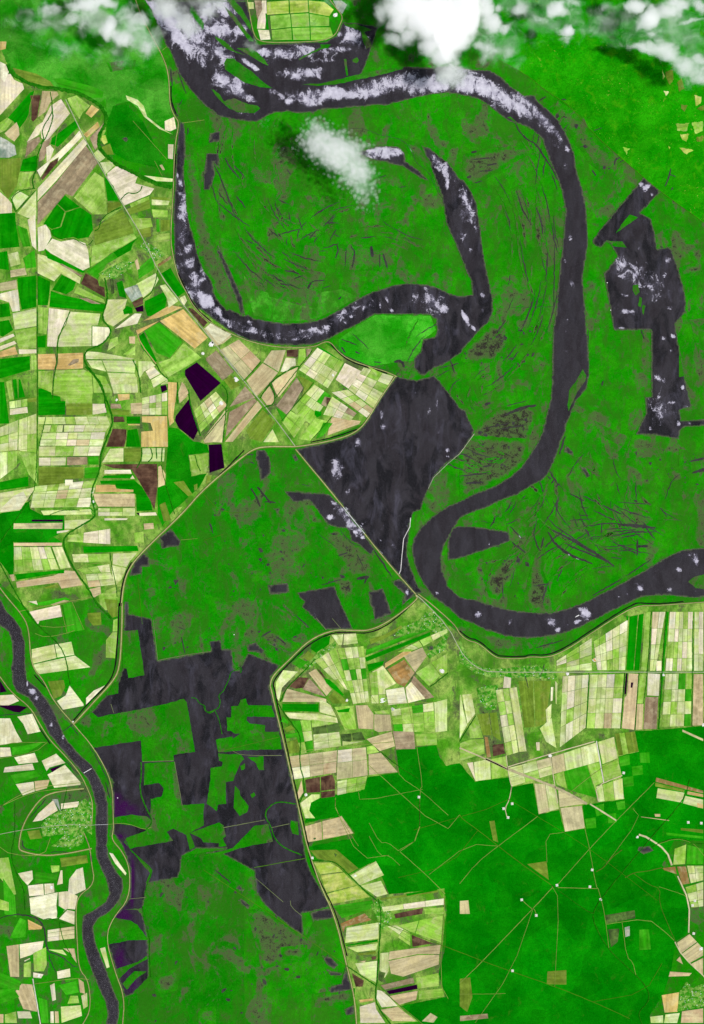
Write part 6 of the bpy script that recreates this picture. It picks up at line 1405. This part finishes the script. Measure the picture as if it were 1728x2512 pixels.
def cloud(kind, spec, th, dens, lab):
    zc = 140.0; sc = (CAMZ - zc) / CAMZ
    bl = [(x * sc, y * sc, rx, ry, an, am) for x, y, rx, ry, an, am in blobs(spec)]
    m = bpy.data.materials.new('cloud_' + kind); m.use_nodes = True; t = m.node_tree
    for n_ in list(t.nodes):
        if n_.type == 'BSDF_PRINCIPLED': t.nodes.remove(n_)
    q = N(t); pos = q.n('ShaderNodeNewGeometry').outputs['Position']
    cx, cy_ = sum(b[0] for b in bl) / len(bl), sum(b[1] for b in bl) / len(bl)
    tot = None
    wob = q.n('ShaderNodeTexNoise'); t.links.new(pos, wob.inputs['Vector']); wob.inputs['Scale'].default_value = 1 / 30; wob.inputs['Detail'].default_value = 2
    w1 = q.n('ShaderNodeVectorMath', operation='SUBTRACT'); t.links.new(wob.outputs['Color'], w1.inputs[0]); w1.inputs[1].default_value = (.5, .5, .5)
    w2 = q.n('ShaderNodeVectorMath', operation='MULTIPLY_ADD'); t.links.new(w1.outputs[0], w2.inputs[0]); w2.inputs[1].default_value = (38, 38, 0); t.links.new(pos, w2.inputs[2])
    for x, y, rx, ry, an, am in bl:
        mp = q.n('ShaderNodeMapping', vector_type='TEXTURE'); t.links.new(w2.outputs[0], mp.inputs[0])
        mp.inputs['Location'].default_value = (x, y, zc); mp.inputs['Rotation'].default_value = (0, 0, an); mp.inputs['Scale'].default_value = (rx, ry, th * .5)
        ln_ = q.n('ShaderNodeVectorMath', operation='LENGTH'); t.links.new(mp.outputs[0], ln_.inputs[0])
        g = q.ramp(ln_.outputs['Value'], .1, 1.5, am, 0)
        tot = g if tot is None else q.math('MAXIMUM', tot, g)
    if kind == 'cells':
        vo = q.n('ShaderNodeTexVoronoi', feature='SMOOTH_F1'); vo.inputs['Smoothness'].default_value = .5; t.links.new(pos, vo.inputs['Vector']); vo.inputs['Scale'].default_value = 1 / 12
        nz = q.math('ADD', q.ramp(vo.outputs['Distance'], .1, .6, .5, .0), q.math('MULTIPLY', q.noise(pos, 1 / 34, 6, .66), 1.0))
        d = q.math('ADD', q.math('MULTIPLY', tot, 1.15), q.math('MULTIPLY', q.math('SUBTRACT', nz, .84), .8))
        d = q.math('MULTIPLY', q.ramp(d, .0, 1.0), q.ramp(tot, .02, .2))
    else:
        nz = q.noise(q.scalevec(pos, (1 / 34, 1 / 34, 1 / 16)), 1, 6, .66, .5)
        k = .9 if kind == 'dense' else 1.45
        d = q.math('ADD', q.math('MULTIPLY', tot, 1.2), q.math('MULTIPLY', q.math('SUBTRACT', nz, .50), k))
        d = q.math('MULTIPLY', q.ramp(d, .1, 1.0), q.ramp(tot, 0, .12))
    d = q.math('MULTIPLY', q.math('POWER', d, {'dense': 1.9, 'cells': 1.5, 'wisp': 1.7, 'veil': 1.0}[kind]), dens * {'dense': 4.5, 'cells': 3.0, 'wisp': 7.0, 'veil': 4.2}[kind])
    sca = q.n('ShaderNodeVolumeScatter'); sca.inputs['Color'].default_value = (1, 1, 1, 1); sca.inputs['Anisotropy'].default_value = 0.0
    t.links.new(d, sca.inputs['Density']); t.links.new(sca.outputs[0], t.nodes['Material Output'].inputs['Volume'])
    bm = bmesh.new()
    for x, y, rx, ry, an, am in bl:
        for j in range(14):
            a_ = j * math.pi / 7; e = (rx * 1.55 + 8) * math.cos(a_), (ry * 1.55 + 8) * math.sin(a_)
            px, py = x + e[0] * math.cos(an) - e[1] * math.sin(an), y + e[0] * math.sin(an) + e[1] * math.cos(an)
            for z in (-th * .35, th * .35): bm.verts.new((px - cx, py - cy_, z))
        for z in (-th * .56, th * .56): bm.verts.new((x - cx, y - cy_, z))
    r = bmesh.ops.convex_hull(bm, input=bm.verts)
    bmesh.ops.delete(bm, geom=[v for v in bm.verts if not v.link_faces], context='VERTS')
    bmesh.ops.recalc_face_normals(bm, faces=bm.faces)
    o = link('cloud', bm_mesh('cloud', bm), m, loc=(cx, cy_, zc)); tag(o, lab, 'cloud', 'clouds')
for c in CLOUDS: cloud(*c)
